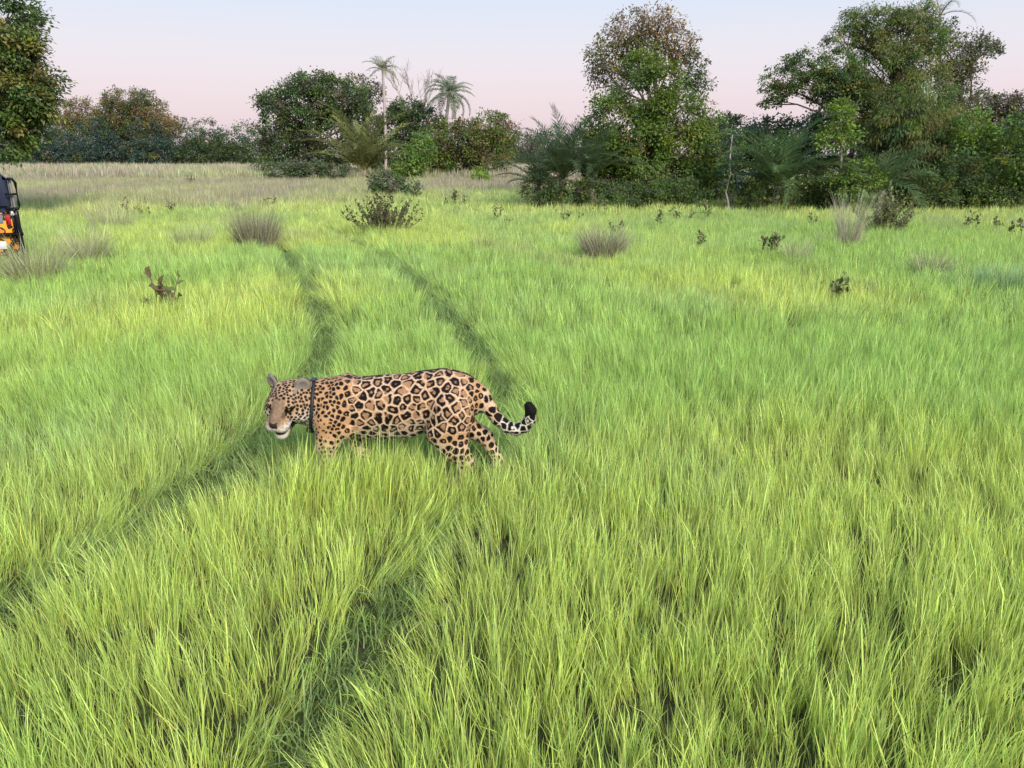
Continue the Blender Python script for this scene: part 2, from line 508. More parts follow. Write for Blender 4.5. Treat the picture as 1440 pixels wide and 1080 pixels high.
if 'grass' not in SKIP:
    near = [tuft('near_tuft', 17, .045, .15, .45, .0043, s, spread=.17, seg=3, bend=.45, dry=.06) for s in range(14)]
    field('meadow_grass', 1.2, 8.5, 330, near, .84, 'tall bright green grass standing round the jaguar and over the wheel tracks')
    # grass pressed flat in the wheel tracks
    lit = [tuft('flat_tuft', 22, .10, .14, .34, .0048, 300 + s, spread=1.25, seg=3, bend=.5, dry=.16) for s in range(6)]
    TP_ = np.vstack([T_[(T_[:, 1] > 1.2) & (T_[:, 1] < 16)] for T_ in (TRACK_L, TRACK_R)])
    TP_ = np.repeat(TP_, 4, 0) + rng.normal(0, .09, (len(TP_) * 4, 2))
    nn_ = len(TP_)
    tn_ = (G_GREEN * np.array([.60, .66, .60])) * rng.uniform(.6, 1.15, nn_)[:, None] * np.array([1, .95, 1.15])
    scatter('pressed_track_grass', np.column_stack([TP_, gz(TP_[:, 0], TP_[:, 1])]), np.stack([rng.normal(0, .35, nn_), rng.normal(0, .35, nn_), rng.uniform(0, 6.3, nn_)], 1),
            np.tile([1.0, 1.0, .8], (nn_, 1)) * rng.uniform(.7, 1.15, nn_)[:, None], rng.integers(0, 6, nn_), tn_, lit, kind='stuff', label='short green grass pressed flat in the two wheel tracks', category='grass')
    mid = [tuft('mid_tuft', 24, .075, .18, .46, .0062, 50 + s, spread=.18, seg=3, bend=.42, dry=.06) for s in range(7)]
    field('open_meadow_grass', 8.5, 26, 92, mid, .86, 'pale green grass spreading across the middle of the meadow')
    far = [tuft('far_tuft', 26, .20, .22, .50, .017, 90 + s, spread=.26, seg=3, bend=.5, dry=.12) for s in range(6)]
    field('back_meadow_grass', 26, 62, 20, far, .92, 'dry tan and green grass in front of the tree line')
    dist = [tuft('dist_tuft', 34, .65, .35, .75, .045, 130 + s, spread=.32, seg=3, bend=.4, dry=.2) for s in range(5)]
    field('distant_dry_grass', 62, 128, 3.2, dist, 1.0, 'tall dry tan grass far off before the distant trees', .12)

# ------------------------------------------------------------------ trees
def leaves(P, dirs, size, colors, aspect=.55, fold=.25, g=rng):
    """folded rhombic leaves: P base points, dirs pointing to the tips"""
    n = len(P)
    d = dirs / (np.linalg.norm(dirs, axis=1)[:, None] + 1e-9)
    up = g.normal(0, .38, (n, 3)) + np.array([0, -.25, 1.0])
    s = np.cross(d, up); s /= np.linalg.norm(s, axis=1)[:, None] + 1e-9
    nn = np.cross(s, d)
    L = size * g.uniform(.65, 1.3, n)
    W = L * aspect * .5
    mid = P + d * (L * .52)[:, None]
    V = np.stack([P, mid - s * W[:, None] + nn * (W * fold)[:, None], P + d * L[:, None] - nn * (L * .08)[:, None], mid + s * W[:, None] + nn * (W * fold)[:, None]], 1)
    b = np.arange(n)[:, None] * 4
    T = np.concatenate([b + np.array([[0, 2, 1]]), b + np.array([[0, 3, 2]])], 0)
    return V.reshape(-1, 3), T, np.repeat(colors, 4, 0)

GREEN = np.array([.125, .205, .060]); DARK = np.array([.088, .140, .070]); OLIVE = np.array([.185, .205, .080])
BLUEG = np.array([.090, .145, .110]); BRIGHT = np.array([.22, .35, .060]); BROWN = np.array([.25, .19, .12])
GREY = np.array([.165, .170, .140]); RUST_SUNLIT = np.array([.31, .215, .105])  # last one stands in for low sun on far crowns, and for dry leaves
GREEN, DARK, OLIVE, BRIGHT, GREY = [c * np.array([1.16, 1.10, .90]) for c in (GREEN, DARK, OLIVE, BRIGHT, GREY)]

def limb(mb, a, b, r0, r1, sag=.12, n=5, k=5):
    t = np.linspace(0, 1, n)[:, None]
    L = np.linalg.norm(b - a)
    P = a * (1 - t) + b * t + np.sin(t * math.pi) * np.array([rng.normal(0, .05), rng.normal(0, .05), sag]) * L
    P[1:-1] += rng.normal(0, .025 * L, (n - 2, 3))
    mb.tube(P, np.linspace(r0, r1, n), k, cap=False)
    return P

LEAFY = 9.0
def tree(name, label, D, bu, blobs, size=.13, n=1.0, pal=((GREEN, 1),), trunk=.12, bark=None, cat='tree', group=None,
         aspect=.55, droop=.15, clump=.26, flat=.75, lean=0.0, fill=1.0, depth=1.0, limbs=True, trunk_top=None, shell=.5):
    """blobs: (u, v, ru, rv[, palette index]) in photo pixels at distance D, turned into metres there"""
    size = size * .80
    base = at(bu, 220, D); base[2] = 0
    s = mpp(D)
    if trunk_top is None:
        trunk_top = np.mean([b[1] + b[3] * .3 for b in blobs])
    top = at(bu + lean, trunk_top, D) - base
    t = thing(name, label, cat, base, group)
    mb = MB()
    TP = limb(mb, np.array([0, 0, -.1]), top, trunk, trunk * .55, 0, 7, 8)
    Vs, Ts, Cs, off = [], [], [], 0
    for b in blobs:
        u, v, ru, rv = b[:4]
        c = at(u, v, D) - base
        rad = np.array([ru * s, (ru + rv) * .5 * s * depth, rv * s])
        area = 4 * math.pi * ((rad[0] * rad[2]) + (rad[0] * rad[1]) + (rad[1] * rad[2])) / 3
        cr_ = clump * (rad.prod() ** (1 / 3)) ** .55 * 1.25
        nc = max(8, int(area / (cr_ * cr_) * .42 * fill))
        nl = max(10, int(n * LEAFY * cr_ * cr_ / (size * size * aspect)))
        nl = min(nl, 1400)
        d = rng.normal(0, 1, (nc, 3)); d /= np.linalg.norm(d, axis=1)[:, None]
        ph = rng.uniform(0, 100)
        bump = .78 + .5 * noise3(d * 1.0 + ph, 1.9, 3)
        rr = (shell + (1 - shell) * rng.uniform(0, 1, nc) ** .5) * bump
        cc = c + d * rad * rr[:, None]
        cc[:, 2] = np.maximum(cc[:, 2], .15 + cr_ * .3)
        if limbs:
            k = TP[rng.integers(3, 7)]
            hub = c - np.array([0, 0, rad[2] * .35])
            LP = limb(mb, k, hub, trunk * .36, trunk * .16, .1)
            for q in cc[rng.permutation(nc)[:max(4, nc // 7)]]:
                limb(mb, LP[rng.integers(2, 5)], q, trunk * .13, trunk * .04, .06, 4, 4)
        pi = b[4] if len(b) > 4 else None
        w_ = np.array([p[1] for p in pal], float); w_ /= w_.sum()
        pc = rng.choice(len(pal), nc, p=w_) if pi is None else np.full(nc, pi)
        cb = np.array([pal[i][0] for i in pc])
        cb = cb * np.exp(rng.normal(0, .20, nc))[:, None] * np.stack([np.exp(rng.normal(0, .12, nc)), np.ones(nc), np.exp(rng.normal(0, .15, nc))], 1)
        N = nc * nl
        ci = np.repeat(np.arange(nc), nl)
        off3 = rng.normal(0, 1, (N, 3)) * np.array([1, 1, flat]) * (cr_ * rng.uniform(.6, 1.25, nc)[ci] * .50)[:, None]
        P = cc[ci] + off3
        P[:, 2] = np.maximum(P[:, 2], .05)
        dirs = off3 / cr_ * .9 + d[ci] * .45 + rng.normal(0, .5, (N, 3)) - np.array([0, 0, droop])
        C = cb[ci] * np.exp(rng.normal(0, .13, N))[:, None]
        V, T, C4 = leaves(P, dirs, size, C, aspect)
        Vs.append(V); Ts.append(T + off); Cs.append(C4); off += len(V)
    link('trunk', mb.mesh(name + '_trunk', bark or M_BARK, True), t)
    link('crown', raw_mesh(name + '_crown', np.vstack(Vs), np.vstack(Ts), M_LEAF, np.vstack(Cs)), t)
    return t

# ------------------------------------------------------------------ palms
def frond_mesh(name, L, nleaf, leaf_len, arch, colr, width=.05, up=.9, hang=.5, vee=.5, seed=0):
    g = np.random.default_rng(seed)
    n = 14
    t = np.linspace(0, 1, n)
    ang = up - arch * t ** 1.3                                    # elevation along the rachis
    dl = L / (n - 1)
    x = np.concatenate([[0], np.cumsum(np.cos(ang[:-1]) * dl)]); z = np.concatenate([[0], np.cumsum(np.sin(ang[:-1]) * dl)])
    y = np.cumsum(g.normal(0, .01, n)) * L * .3
    R_ = np.stack([x, y, z], 1)
    mb = MB(); mb.tube(R_, np.linspace(.022, .005, n) * max(1, L / 3), 5, cap=False)
    nr = mb.n
    Vs, Ts, off = [], [], 0
    for sd in (-1, 1):
        tt = np.linspace(.12, .99, nleaf) + g.normal(0, .004, nleaf)
        P = np.stack([np.interp(tt, t, R_[:, k]) for k in range(3)], 1)
        a = np.interp(tt, t, ang)
        tan = np.stack([np.cos(a), np.zeros(nleaf), np.sin(a)], 1)
        nor = np.stack([-np.sin(a), np.zeros(nleaf), np.cos(a)], 1)
        sw = .35 + .75 * tt + g.normal(0, .1, nleaf)
        dr = tan * np.sin(sw)[:, None] + np.array([0, sd, 0]) * np.cos(sw)[:, None] + nor * (vee * g.uniform(.2, 1.2, nleaf))[:, None]
        dr /= np.linalg.norm(dr, axis=1)[:, None]
        l = leaf_len * np.interp(tt, [0, .2, .55, 1], [.5, 1, .95, .35]) * g.uniform(.85, 1.1, nleaf)
        mid = P + dr * (l * .5)[:, None]
        d2 = dr + np.array([0, 0, -1.0]) * (hang * g.uniform(.6, 1.4, nleaf))[:, None]; d2 /= np.linalg.norm(d2, axis=1)[:, None]
        tip = mid + d2 * (l * .55)[:, None]
        wv = tan * (width * .5) * (.8 + .4 * g.uniform(0, 1, nleaf))[:, None]
        V = np.stack([P - wv * .5, P + wv * .5, mid - wv, mid + wv, tip], 1).reshape(-1, 3)
        b = np.arange(nleaf)[:, None] * 5
        T = np.concatenate([b + np.array([[0, 1, 3]]), b + np.array([[0, 3, 2]]), b + np.array([[2, 3, 4]])])
        Vs.append(V); Ts.append(T + off); off += len(V)
    V = np.vstack(Vs); T = np.vstack(Ts)
    mb.add(V, [], T)
    c = np.empty((mb.n, 3)); c[:nr] = np.array(colr) * np.array([1.5, 1.2, 1.1])
    lv = np.repeat(np.exp(g.normal(0, .16, len(V) // 5)), 5)[:, None]
    c[nr:] = np.array(colr) * lv
    return mb.mesh(name, M_LEAF, False, c)

def palm(name, label, D, bu, crown_v, L, nf, colr, leaf_len, nleaf=46, arch=1.5, up=(.2, 1.35), trunk=.12, width=.05, hang=.5,
         group=None, kinds=3, bark=None, seed=0, top_u=None, vee=.45, dead=0):
    g = np.random.default_rng(seed + 500)
    base = at(bu, 220, D); base[2] = 0
    t = thing(name, label, 'palm', base, group)
    top = at(bu if top_u is None else top_u, crown_v, D) - base
    top[2] = max(top[2], .35)
    mb = MB()
    n = 9; tt = np.linspace(0, 1, n)[:, None]
    P = np.array([0, 0, -.1]) * (1 - tt) + top * tt
    P[1:-1, 0] += np.sin(tt[1:-1, 0] * 3.1) * .05 * top[2] * g.normal(0, .5)
    mb.tube(P, np.linspace(trunk * 1.2, trunk * .9, n), 9)
    link('trunk', mb.mesh(name + '_trunk', bark or M_PALE, True), t)
    ms = [frond_mesh(name + '_frond', L * q, nleaf, leaf_len, arch * a, np.array(colr) * c, width, up=0.0, hang=hang, vee=vee, seed=seed + i)
          for i, (q, a, c) in enumerate([(1, 1, 1), (.9, .8, 1.15), (1.05, 1.2, .85), (.8, 1.0, 1.05)][:kinds])]
    for i in range(nf):
        az = i * 2.399 + g.normal(0, .2); el = up[0] + (up[1] - up[0]) * ((i + .5) / nf) + g.normal(0, .08)
        link('frond', ms[i % len(ms)], t, loc=top, rot=(g.normal(0, .15), -el, az), scale=g.uniform(.85, 1.1))
    for i in range(dead):
        me = frond_mesh(name + '_dead_frond', L * .8, nleaf // 2, leaf_len * .7, .9, (.36, .31, .27), width, up=0, hang=.9, vee=.1, seed=seed + 40 + i)
        link('frond', me, t, loc=top, rot=(g.normal(0, .3), g.uniform(.2, .6), g.uniform(3.6, 6.0)), label='dead grey frond hanging down')
    return t

TL = 'trees of the far tree line'
if 'trees' not in SKIP:
    # --- tree at the left edge
    tree('broadleaf_tree', 'tall leafy tree rising behind the painted safari vehicle', 25, -45,
         [(-30, 40, 60, 70), (22, 30, 22, 55), (-10, 130, 65, 60), (38, 112, 36, 50), (8, 182, 42, 38), (48, 140, 26, 30), (-60, 170, 60, 50), (30, 78, 24, 30)],
         size=.17, n=.75, pal=((GREEN, 3), (OLIVE, 2), (DARK, 2)), trunk=.22, aspect=.5, droop=.35)
    # --- far tree line; warm evening sun is put into the taller crowns' colours
    far = [(52, 205, 34, 34, BLUEG), (92, 208, 30, 30, DARK), (135, 205, 32, 34, BLUEG), (170, 200, 34, 38, DARK), (212, 208, 34, 32, BLUEG),
           (250, 205, 30, 32, BLUEG), (285, 205, 28, 30, DARK), (318, 208, 30, 28, BLUEG), (350, 206, 28, 30, DARK), (15, 210, 30, 30, BLUEG),
           (735, 212, 26, 26, GREY), (770, 208, 28, 28, BLUEG), (700, 212, 26, 26, DARK)]
    far_labels = ['low blue green far tree next to the leafy tree at the vehicle', 'low dark far tree under the rust brown crown', 'low blue green far tree under the pale tan crown',
                  'low dark far tree under the tallest dome', 'low blue green far tree under the orange brown crown', 'low blue green far tree just right of the orange brown crown',
                  'low dark far tree halfway from the orange brown crown to the thicket', 'low blue green far tree near the left flank of the thicket', 'low dark far tree touching the left flank of the thicket',
                  'low blue green far tree behind the safari vehicle', 'grey far tree seen in the gap between thicket and palms', 'blue green far tree behind the bushy palms', 'dark far tree behind the right end of the thicket']
    for i, (u, v, ru, rv, c) in enumerate(far):
        tree('far_tree', far_labels[i], 126 + (i % 2) * 5, u, [(u, v, ru, rv), (u + ru * .5, v + rv * .5, ru * .8, rv * .7), (u - ru * .5, v + rv * .45, ru * .8, rv * .7)],
             size=.38, n=.42, pal=((c * .85, 3), (c * 1.1, 1), (OLIVE * .8, .5)), trunk=.3, group=TL, clump=.3, limbs=False)
    tree('far_tree', 'spreading tree with low sun put into its rust brown colour above the distant tree line', 134, 105, [(92, 162, 26, 20), (118, 165, 26, 22), (100, 182, 34, 22, 1)],
         size=.38, n=.42, pal=((RUST_SUNLIT * .75, 3), (OLIVE, 2)), trunk=.35, group=TL, clump=.3)
    tree('far_tree', 'tallest dark domed tree above the distant tree line', 130, 185, [(175, 145, 34, 20), (205, 150, 28, 20), (160, 172, 30, 28), (190, 172, 40, 26)],
         size=.38, n=.45, pal=((OLIVE * .85, 3), (DARK, 2), (RUST_SUNLIT * .75, 2)), trunk=.4, group=TL, clump=.3)  # low sun is mixed into this dome's leaf colours too
    tree('far_tree', 'tree with low sun put into its orange brown colour beside the tallest domed far tree', 129, 222, [(215, 170, 28, 20), (232, 178, 24, 16), (205, 188, 30, 16)],
         size=.38, n=.45, pal=((RUST_SUNLIT * .95, 4), (OLIVE * 1.1, 2)), trunk=.3, group=TL, clump=.3)
    tree('far_tree', 'pale tan tree between rust brown and domed far trees', 133, 140, [(138, 172, 14, 18), (132, 186, 16, 14)],
         size=.45, n=.5, pal=((RUST_SUNLIT * 1.1, 1), (OLIVE * 1.4, 1)), trunk=.25, group=TL, clump=.3)
    # --- thicket in the middle
    G2 = 'thicket of trees and palms in the middle'
    tree('dark_spreading_tree', 'broad dark grey green tree left of the yellowish palm', 72, 430,
         [(432, 150, 48, 36), (396, 175, 34, 40), (470, 135, 44, 26), (440, 118, 38, 14), (405, 215, 48, 34), (470, 190, 46, 40), (380, 150, 16, 14), (500, 160, 30, 30), (440, 228, 50, 26)],
         size=.30, n=.62, pal=((DARK, 4), (GREY * .8, 2), (GREEN * .9, 2)), trunk=.35, group=G2, clump=.28)
    tree('open_crowned_tree', 'sparse brownish crown behind the broad dark tree', 78, 512, [(505, 122, 26, 16), (525, 130, 16, 14), (495, 140, 22, 16)],
         size=.30, n=.34, pal=((GREY, 2), (OLIVE * .8, 2), (BROWN * .6, 1)), trunk=.2, group=G2, clump=.26)
    tree('thicket_tree', 'dark tree below the bare dead tree in the thicket', 76, 575, [(560, 185, 34, 34), (590, 178, 30, 28), (575, 158, 26, 18), (550, 215, 40, 30), (605, 215, 34, 30)],
         size=.30, n=.6, pal=((DARK, 4), (BLUEG, 1), (GREEN, 1)), trunk=.25, group=G2, clump=.28)
    tree('thicket_tree', 'olive bushy tree below the feathery palm', 70, 640, [(628, 195, 26, 30), (655, 200, 26, 32), (640, 228, 36, 26), (612, 232, 26, 24)],
         size=.26, n=.6, pal=((OLIVE * .85, 3), (GREEN, 2), (BROWN * .6, 1)), trunk=.2, group=G2, clump=.26)
    tree('thicket_tree', 'olive bushy tree at the right end of the thicket', 68, 692, [(688, 185, 24, 24), (708, 190, 18, 26), (690, 218, 32, 30), (672, 200, 20, 24)],
         size=.26, n=.6, pal=((OLIVE, 3), (GREEN, 2), (RUST_SUNLIT * .7, .6)), trunk=.2, group=G2, clump=.26)
    tree('green_shrub', 'fresh green shrub beside the yellowish palm', 62, 585, [(582, 225, 22, 22), (596, 210, 16, 20), (570, 240, 20, 14)],
         size=.24, n=.6, pal=((GREEN * 1.25, 3), (BRIGHT * .7, 1)), trunk=.1, cat='shrub', clump=.26)
    tree('green_shrub', 'small bright green round bush at the thicket foot', 56, 677, [(677, 246, 11, 11), (671, 252, 8, 7), (684, 252, 8, 7)],
         size=.16, n=.7, pal=((BRIGHT * .9, 3), (GREEN * 1.3, 1)), trunk=.06, cat='shrub', clump=.24)
    tree('dark_shrub', 'low dark shrub mound before the yellowish palm', 38, 556, [(548, 262, 24, 18), (570, 268, 20, 16), (535, 258, 14, 14)],
         size=.16, n=.62, pal=((DARK, 2), (GREY * .8, 2), (GREEN, 1)), trunk=.08, cat='shrub', clump=.24)
    tree('dark_shrub', 'low grey green shrub edging the foot of the thicket', 60, 420, [(400, 240, 34, 16), (440, 242, 34, 14), (470, 244, 20, 12)],
         size=.24, n=.6, pal=((DARK, 2), (GREY, 1)), trunk=.08, cat='shrub', clump=.26, limbs=False)
    palm('yellowish_palm', 'stemless yellowish green palm with arching fronds in the thicket', 64, 512, 240, 5.8, 26, (.22, .24, .085), 1.0, 44, 1.05, (.55, 1.45), .2, .11, .5, seed=11, dead=3)
    palm('slender_palm', 'very tall slender palm with a small tufted head', 74, 541, 98, 1.9, 15, (.34, .37, .22), .5, 26, 1.3, (-.1, 1.3), .12, .055, .7, top_u=538, seed=21, bark=M_DEAD)
    palm('feathery_palm', 'feathery palm with drooping fronds above the olive trees', 74, 632, 132, 2.7, 26, (.28, .33, .22), .8, 34, 1.5, (-.6, 1.35), .15, .07, .9, seed=31, bark=M_DEAD)
    # bare dead tree
    b0 = at(592, 220, 77); b0[2] = 0
    t = thing('bare_tree', 'leafless pale dead tree standing between the two tall palms', 'tree', b0)
    mb = MB()
    def grow(p, d, L, r, lev):
        e = p + d * L
        Pm = limb(mb, p, e, r, r * .6, .02, 5, 5)
        if lev == 0: return
        for _ in range(3 if lev > 1 else 4):
            nd = d + rng.normal(0, .38, 3) * np.array([1, .7, .6]) + np.array([0, 0, .18]); nd /= np.linalg.norm(nd)
            grow(Pm[rng.integers(2, 5)], nd, L * rng.uniform(.55, .8), r * .55, lev - 1)
    grow(np.array([0, 0, 0.0]), np.array([-.05, 0, 1.0]), 5.2, .16, 0)
    for dd in ([-.18, 0, 1.0], [.12, .1, 1.0], [-.55, 0, .8], [.35, -.1, .9]):
        grow(np.array([-.26, 0, 4.4 + rng.uniform(0, .9)]), np.array(dd) / np.linalg.norm(dd), 2.7, .10, 3)
    link('trunk', mb.mesh('bare_tree_trunk', M_DEAD, True), t)
    # --- wood on the right
    G3 = 'trees of the wood on the right'
    tree('round_green_tree', 'dense round mid green tree with leaves to the ground', 31, 905,
         [(908, 130, 46, 42), (870, 175, 44, 44), (945, 170, 44, 48), (905, 215, 66, 52), (862, 235, 40, 40), (955, 240, 48, 44), (905, 95, 24, 24), (988, 180, 24, 30), (840, 215, 30, 34), (1000, 225, 26, 34)],
         size=.155, n=.62, pal=((GREEN, 5), (BRIGHT * .55, 2), (OLIVE, 1)), trunk=.2, group=G3, clump=.24)
    tree('brown_topped_tree', 'tall sparse tree with brown leaves and painted-in low sun on top of the round green tree', 34, 918,
         [(862, 80, 34, 30, 1), (885, 45, 34, 30, 2), (925, 35, 32, 26, 0), (955, 60, 26, 28, 0), (905, 75, 44, 32, 1), (845, 105, 20, 24, 3), (968, 95, 24, 28, 4), (982, 120, 18, 22, 4), (878, 118, 22, 18, 3)],
         size=.15, n=.33, pal=((RUST_SUNLIT, 3), (OLIVE * .9, 2), (BROWN, 2), (GREY, 2), (DARK, 2)), trunk=.16, group=G3, clump=.20, shell=.25)  # brown leaves; orange of low sun is painted into the top right blobs
    palm('bushy_palm', 'dark bushy palm left of the round green tree', 30, 792, 252, 2.9, 30, (.115, .175, .085), .55, 50, 1.15, (.55, 1.5), .14, .032, .5, seed=41, dead=1)
    palm('bushy_palm', 'dark fan of palm fronds at the left end of the wood', 30.5, 757, 262, 2.0, 20, (.12, .17, .09), .42, 44, 1.2, (.4, 1.45), .12, .03, .5, seed=51, dead=2)
    palm('bushy_palm', 'dark palm squeezed against the round green tree', 30, 832, 250, 2.6, 22, (.11, .17, .08), .5, 46, 1.2, (.5, 1.45), .12, .032, .5, seed=61)
    tree('understory_shrub', 'dark low bush at the foot of the bushy palms', 29.5, 775, [(760, 265, 26, 20), (800, 270, 30, 18), (835, 268, 24, 20)],
         size=.12, n=.6, pal=((DARK, 3), (GREY * .8, 1), (GREEN, 1)), trunk=.05, cat='shrub', clump=.22, limbs=False)
    tree('understory_shrub', 'dark bush at the foot of the round green tree', 29, 935, [(890, 276, 36, 16), (935, 272, 34, 20), (970, 272, 26, 18)],
         size=.12, n=.6, pal=((DARK, 3), (GREEN, 2)), trunk=.05, cat='shrub', clump=.22, limbs=False)
    tree('wood_tree', 'dark tree filling the gap right of the round green tree', 34, 1015, [(1005, 205, 32, 36), (1030, 190, 32, 26), (1000, 250, 40, 36), (1045, 235, 36, 44), (1065, 205, 30, 26)],
         size=.16, n=.6, pal=((DARK, 4), (BLUEG, 2), (GREEN, 1)), trunk=.12, group=G3, clump=.25)
    tree('pale_stemmed_sapling', 'slim young tree with a pale stem and dark leaves', 28.5, 1030, [(1030, 205, 9, 16), (1026, 232, 16, 16), (1038, 248, 14, 14), (1022, 258, 12, 10)],
         size=.14, n=.5, pal=((BLUEG, 2), (GREEN, 1)), trunk=.035, bark=M_DEAD, clump=.24, trunk_top=190, cat='tree')
    palm('arching_palm', 'stemless palm with long arching fronds beside the pale stemmed sapling', 28.5, 1095, 262, 3.2, 22, (.12, .20, .075), .7, 54, 1.45, (.35, 1.45), .13, .045, .6, seed=71)
    palm('arching_palm', 'small stemless palm under the umbrella shaped tree', 28, 1240, 268, 2.3, 13, (.11, .18, .07), .55, 48, 1.4, (.35, 1.35), .12, .045, .6, seed=81)
    tree('umbrella_tree', 'umbrella shaped tree with a flat spreading side crown', 32.5, 1205,
         [(1108, 112, 34, 20), (1140, 92, 36, 20), (1178, 98, 34, 24), (1092, 128, 22, 12), (1150, 120, 40, 18), (1190, 128, 40, 30), (1082, 145, 14, 6)],
         size=.13, n=.50, pal=((DARK, 3), (GREEN * .9, 3), (OLIVE, 1)), trunk=.14, group=G3, clump=.20, flat=.5, trunk_top=165, droop=.2)
    tree('great_tree', 'great olive green tree towering at the right', 33, 1262,
         [(1245, 100, 60, 44), (1268, 55, 54, 36), (1225, 150, 56, 50), (1290, 140, 46, 52), (1235, 30, 34, 22), (1200, 30, 18, 16), (1290, 25, 30, 22), (1190, 55, 26, 16), (1250, 210, 66, 56), (1315, 215, 36, 50)],
         size=.15, n=.50, pal=((OLIVE, 3), (GREEN, 3), (DARK, 2)), trunk=.24, group=G3, clump=.22, aspect=.32, droop=.5, shell=.4)
    tree('bamboo_like_tree', 'drooping narrow leaved tree in front of the great tree', 30.5, 1290,
         [(1272, 165, 38, 42), (1290, 215, 44, 46), (1318, 200, 26, 40), (1250, 205, 34, 44), (1305, 250, 50, 36)],
         size=.22, n=.62, pal=((OLIVE * .8, 3), (GREEN * .85, 2), (DARK, 2)), trunk=.1, group=G3, clump=.25, aspect=.2, droop=1.4)
    tree('sparse_tree', 'sparse grey brown tree with sky showing through its crown', 36, 1340,
         [(1338, 75, 34, 30), (1368, 68, 24, 22), (1330, 120, 34, 32), (1315, 48, 26, 22), (1385, 60, 14, 12), (1355, 105, 26, 22), (1400, 72, 10, 8), (1350, 145, 40, 22)],
         size=.15, n=.30, pal=((GREY * .85, 3), (OLIVE * .7, 2), (DARK, 2)), trunk=.14, group=G3, clump=.19, shell=.25)
    tree('grey_brown_tree', 'grey brown leafed tree at the right end of the wood', 37, 1405, [(1385, 150, 34, 24), (1420, 150, 28, 20), (1400, 178, 46, 24), (1450, 165, 34, 30)],
         size=.15, n=.5, pal=((GREY * .8, 3), (BROWN * .55, 2), (DARK, 1)), trunk=.14, group=G3, clump=.22)
    tree('light_green_sapling', 'young light green leafed tree in front of the umbrella tree', 28, 1178, [(1178, 168, 22, 18), (1168, 192, 22, 18), (1192, 196, 16, 16), (1185, 152, 12, 12)],
         size=.16, n=.42, pal=((BRIGHT * .75, 3), (GREEN * 1.2, 3)), trunk=.05, bark=M_PALE, clump=.22, trunk_top=170)
    tree('light_green_shrub', 'low bright leafed shrub below the light green sapling', 27.5, 1215, [(1212, 240, 22, 16), (1230, 250, 16, 14), (1190, 262, 24, 18)],
         size=.14, n=.5, pal=((BRIGHT * .6, 2), (GREEN * 1.1, 3)), trunk=.04, cat='shrub', clump=.22)
    tree('light_green_shrub', 'light green bush in front of the grey brown tree', 29.5, 1372, [(1368, 185, 26, 26), (1385, 200, 20, 20), (1358, 210, 20, 20)],
         size=.16, n=.5, pal=((GREEN * 1.2, 3), (BRIGHT * .7, 2)), trunk=.06, cat='shrub', clump=.22)
    tree('light_green_shrub', 'tall light green bush closing the right end of the wood', 28.5, 1435, [(1440, 185, 26, 30), (1425, 225, 30, 30), (1455, 240, 34, 40)],
         size=.16, n=.55, pal=((GREEN * 1.15, 3), (BRIGHT * .6, 1), (DARK, 1)), trunk=.07, cat='shrub', clump=.22)
    for i, (u, v, ru, rv, lab) in enumerate([(1080, 272, 40, 22, 'dark bush under the long arching palm'), (1160, 265, 34, 28, 'dark bush under the light green sapling'),
                                         (1300, 268, 40, 26, 'dark bush under the drooping narrow leaved tree'), (1350, 250, 34, 36, 'green bush left of the tall light green bush'),
                                         (1400, 268, 40, 26, 'dark bush at the foot of the tall light green bush')]):
        tree('understory_shrub', lab, 28.6 + .4 * (i % 2), u, [(u, v, ru, rv), (u - ru * .6, v + rv * .4, ru * .6, rv * .6), (u + ru * .6, v + rv * .35, ru * .6, rv * .65)],
             size=.12, n=.6, pal=((DARK, 3), (GREEN, 2), (OLIVE * .7, 1)), trunk=.05, cat='shrub', clump=.22, limbs=False)
    tree('wood_tree', 'dark tree behind the long arching palm', 35, 1110, [(1085, 195, 36, 26), (1125, 190, 36, 28), (1150, 205, 40, 44), (1100, 235, 46, 40)],
         size=.17, n=.6, pal=((DARK, 4), (BLUEG, 2), (GREEN * .8, 1)), trunk=.14, group=G3, clump=.26)
    tree('wood_tree', 'dark tree behind the light green bushes', 35, 1380, [(1360, 215, 44, 40), (1405, 215, 44, 40), (1460, 210, 50, 44)],
         size=.17, n=.55, pal=((DARK, 4), (GREEN * .8, 1)), trunk=.14, group=G3, clump=.26)
    palm('tall_wood_palm', 'tall palm whose feathery head overtops the great tree', 36, 1322, 22, 1.7, 7, (.22, .25, .16), .36, 34, 1.5, (.4, 1.3), .06, .016, .5, seed=91)

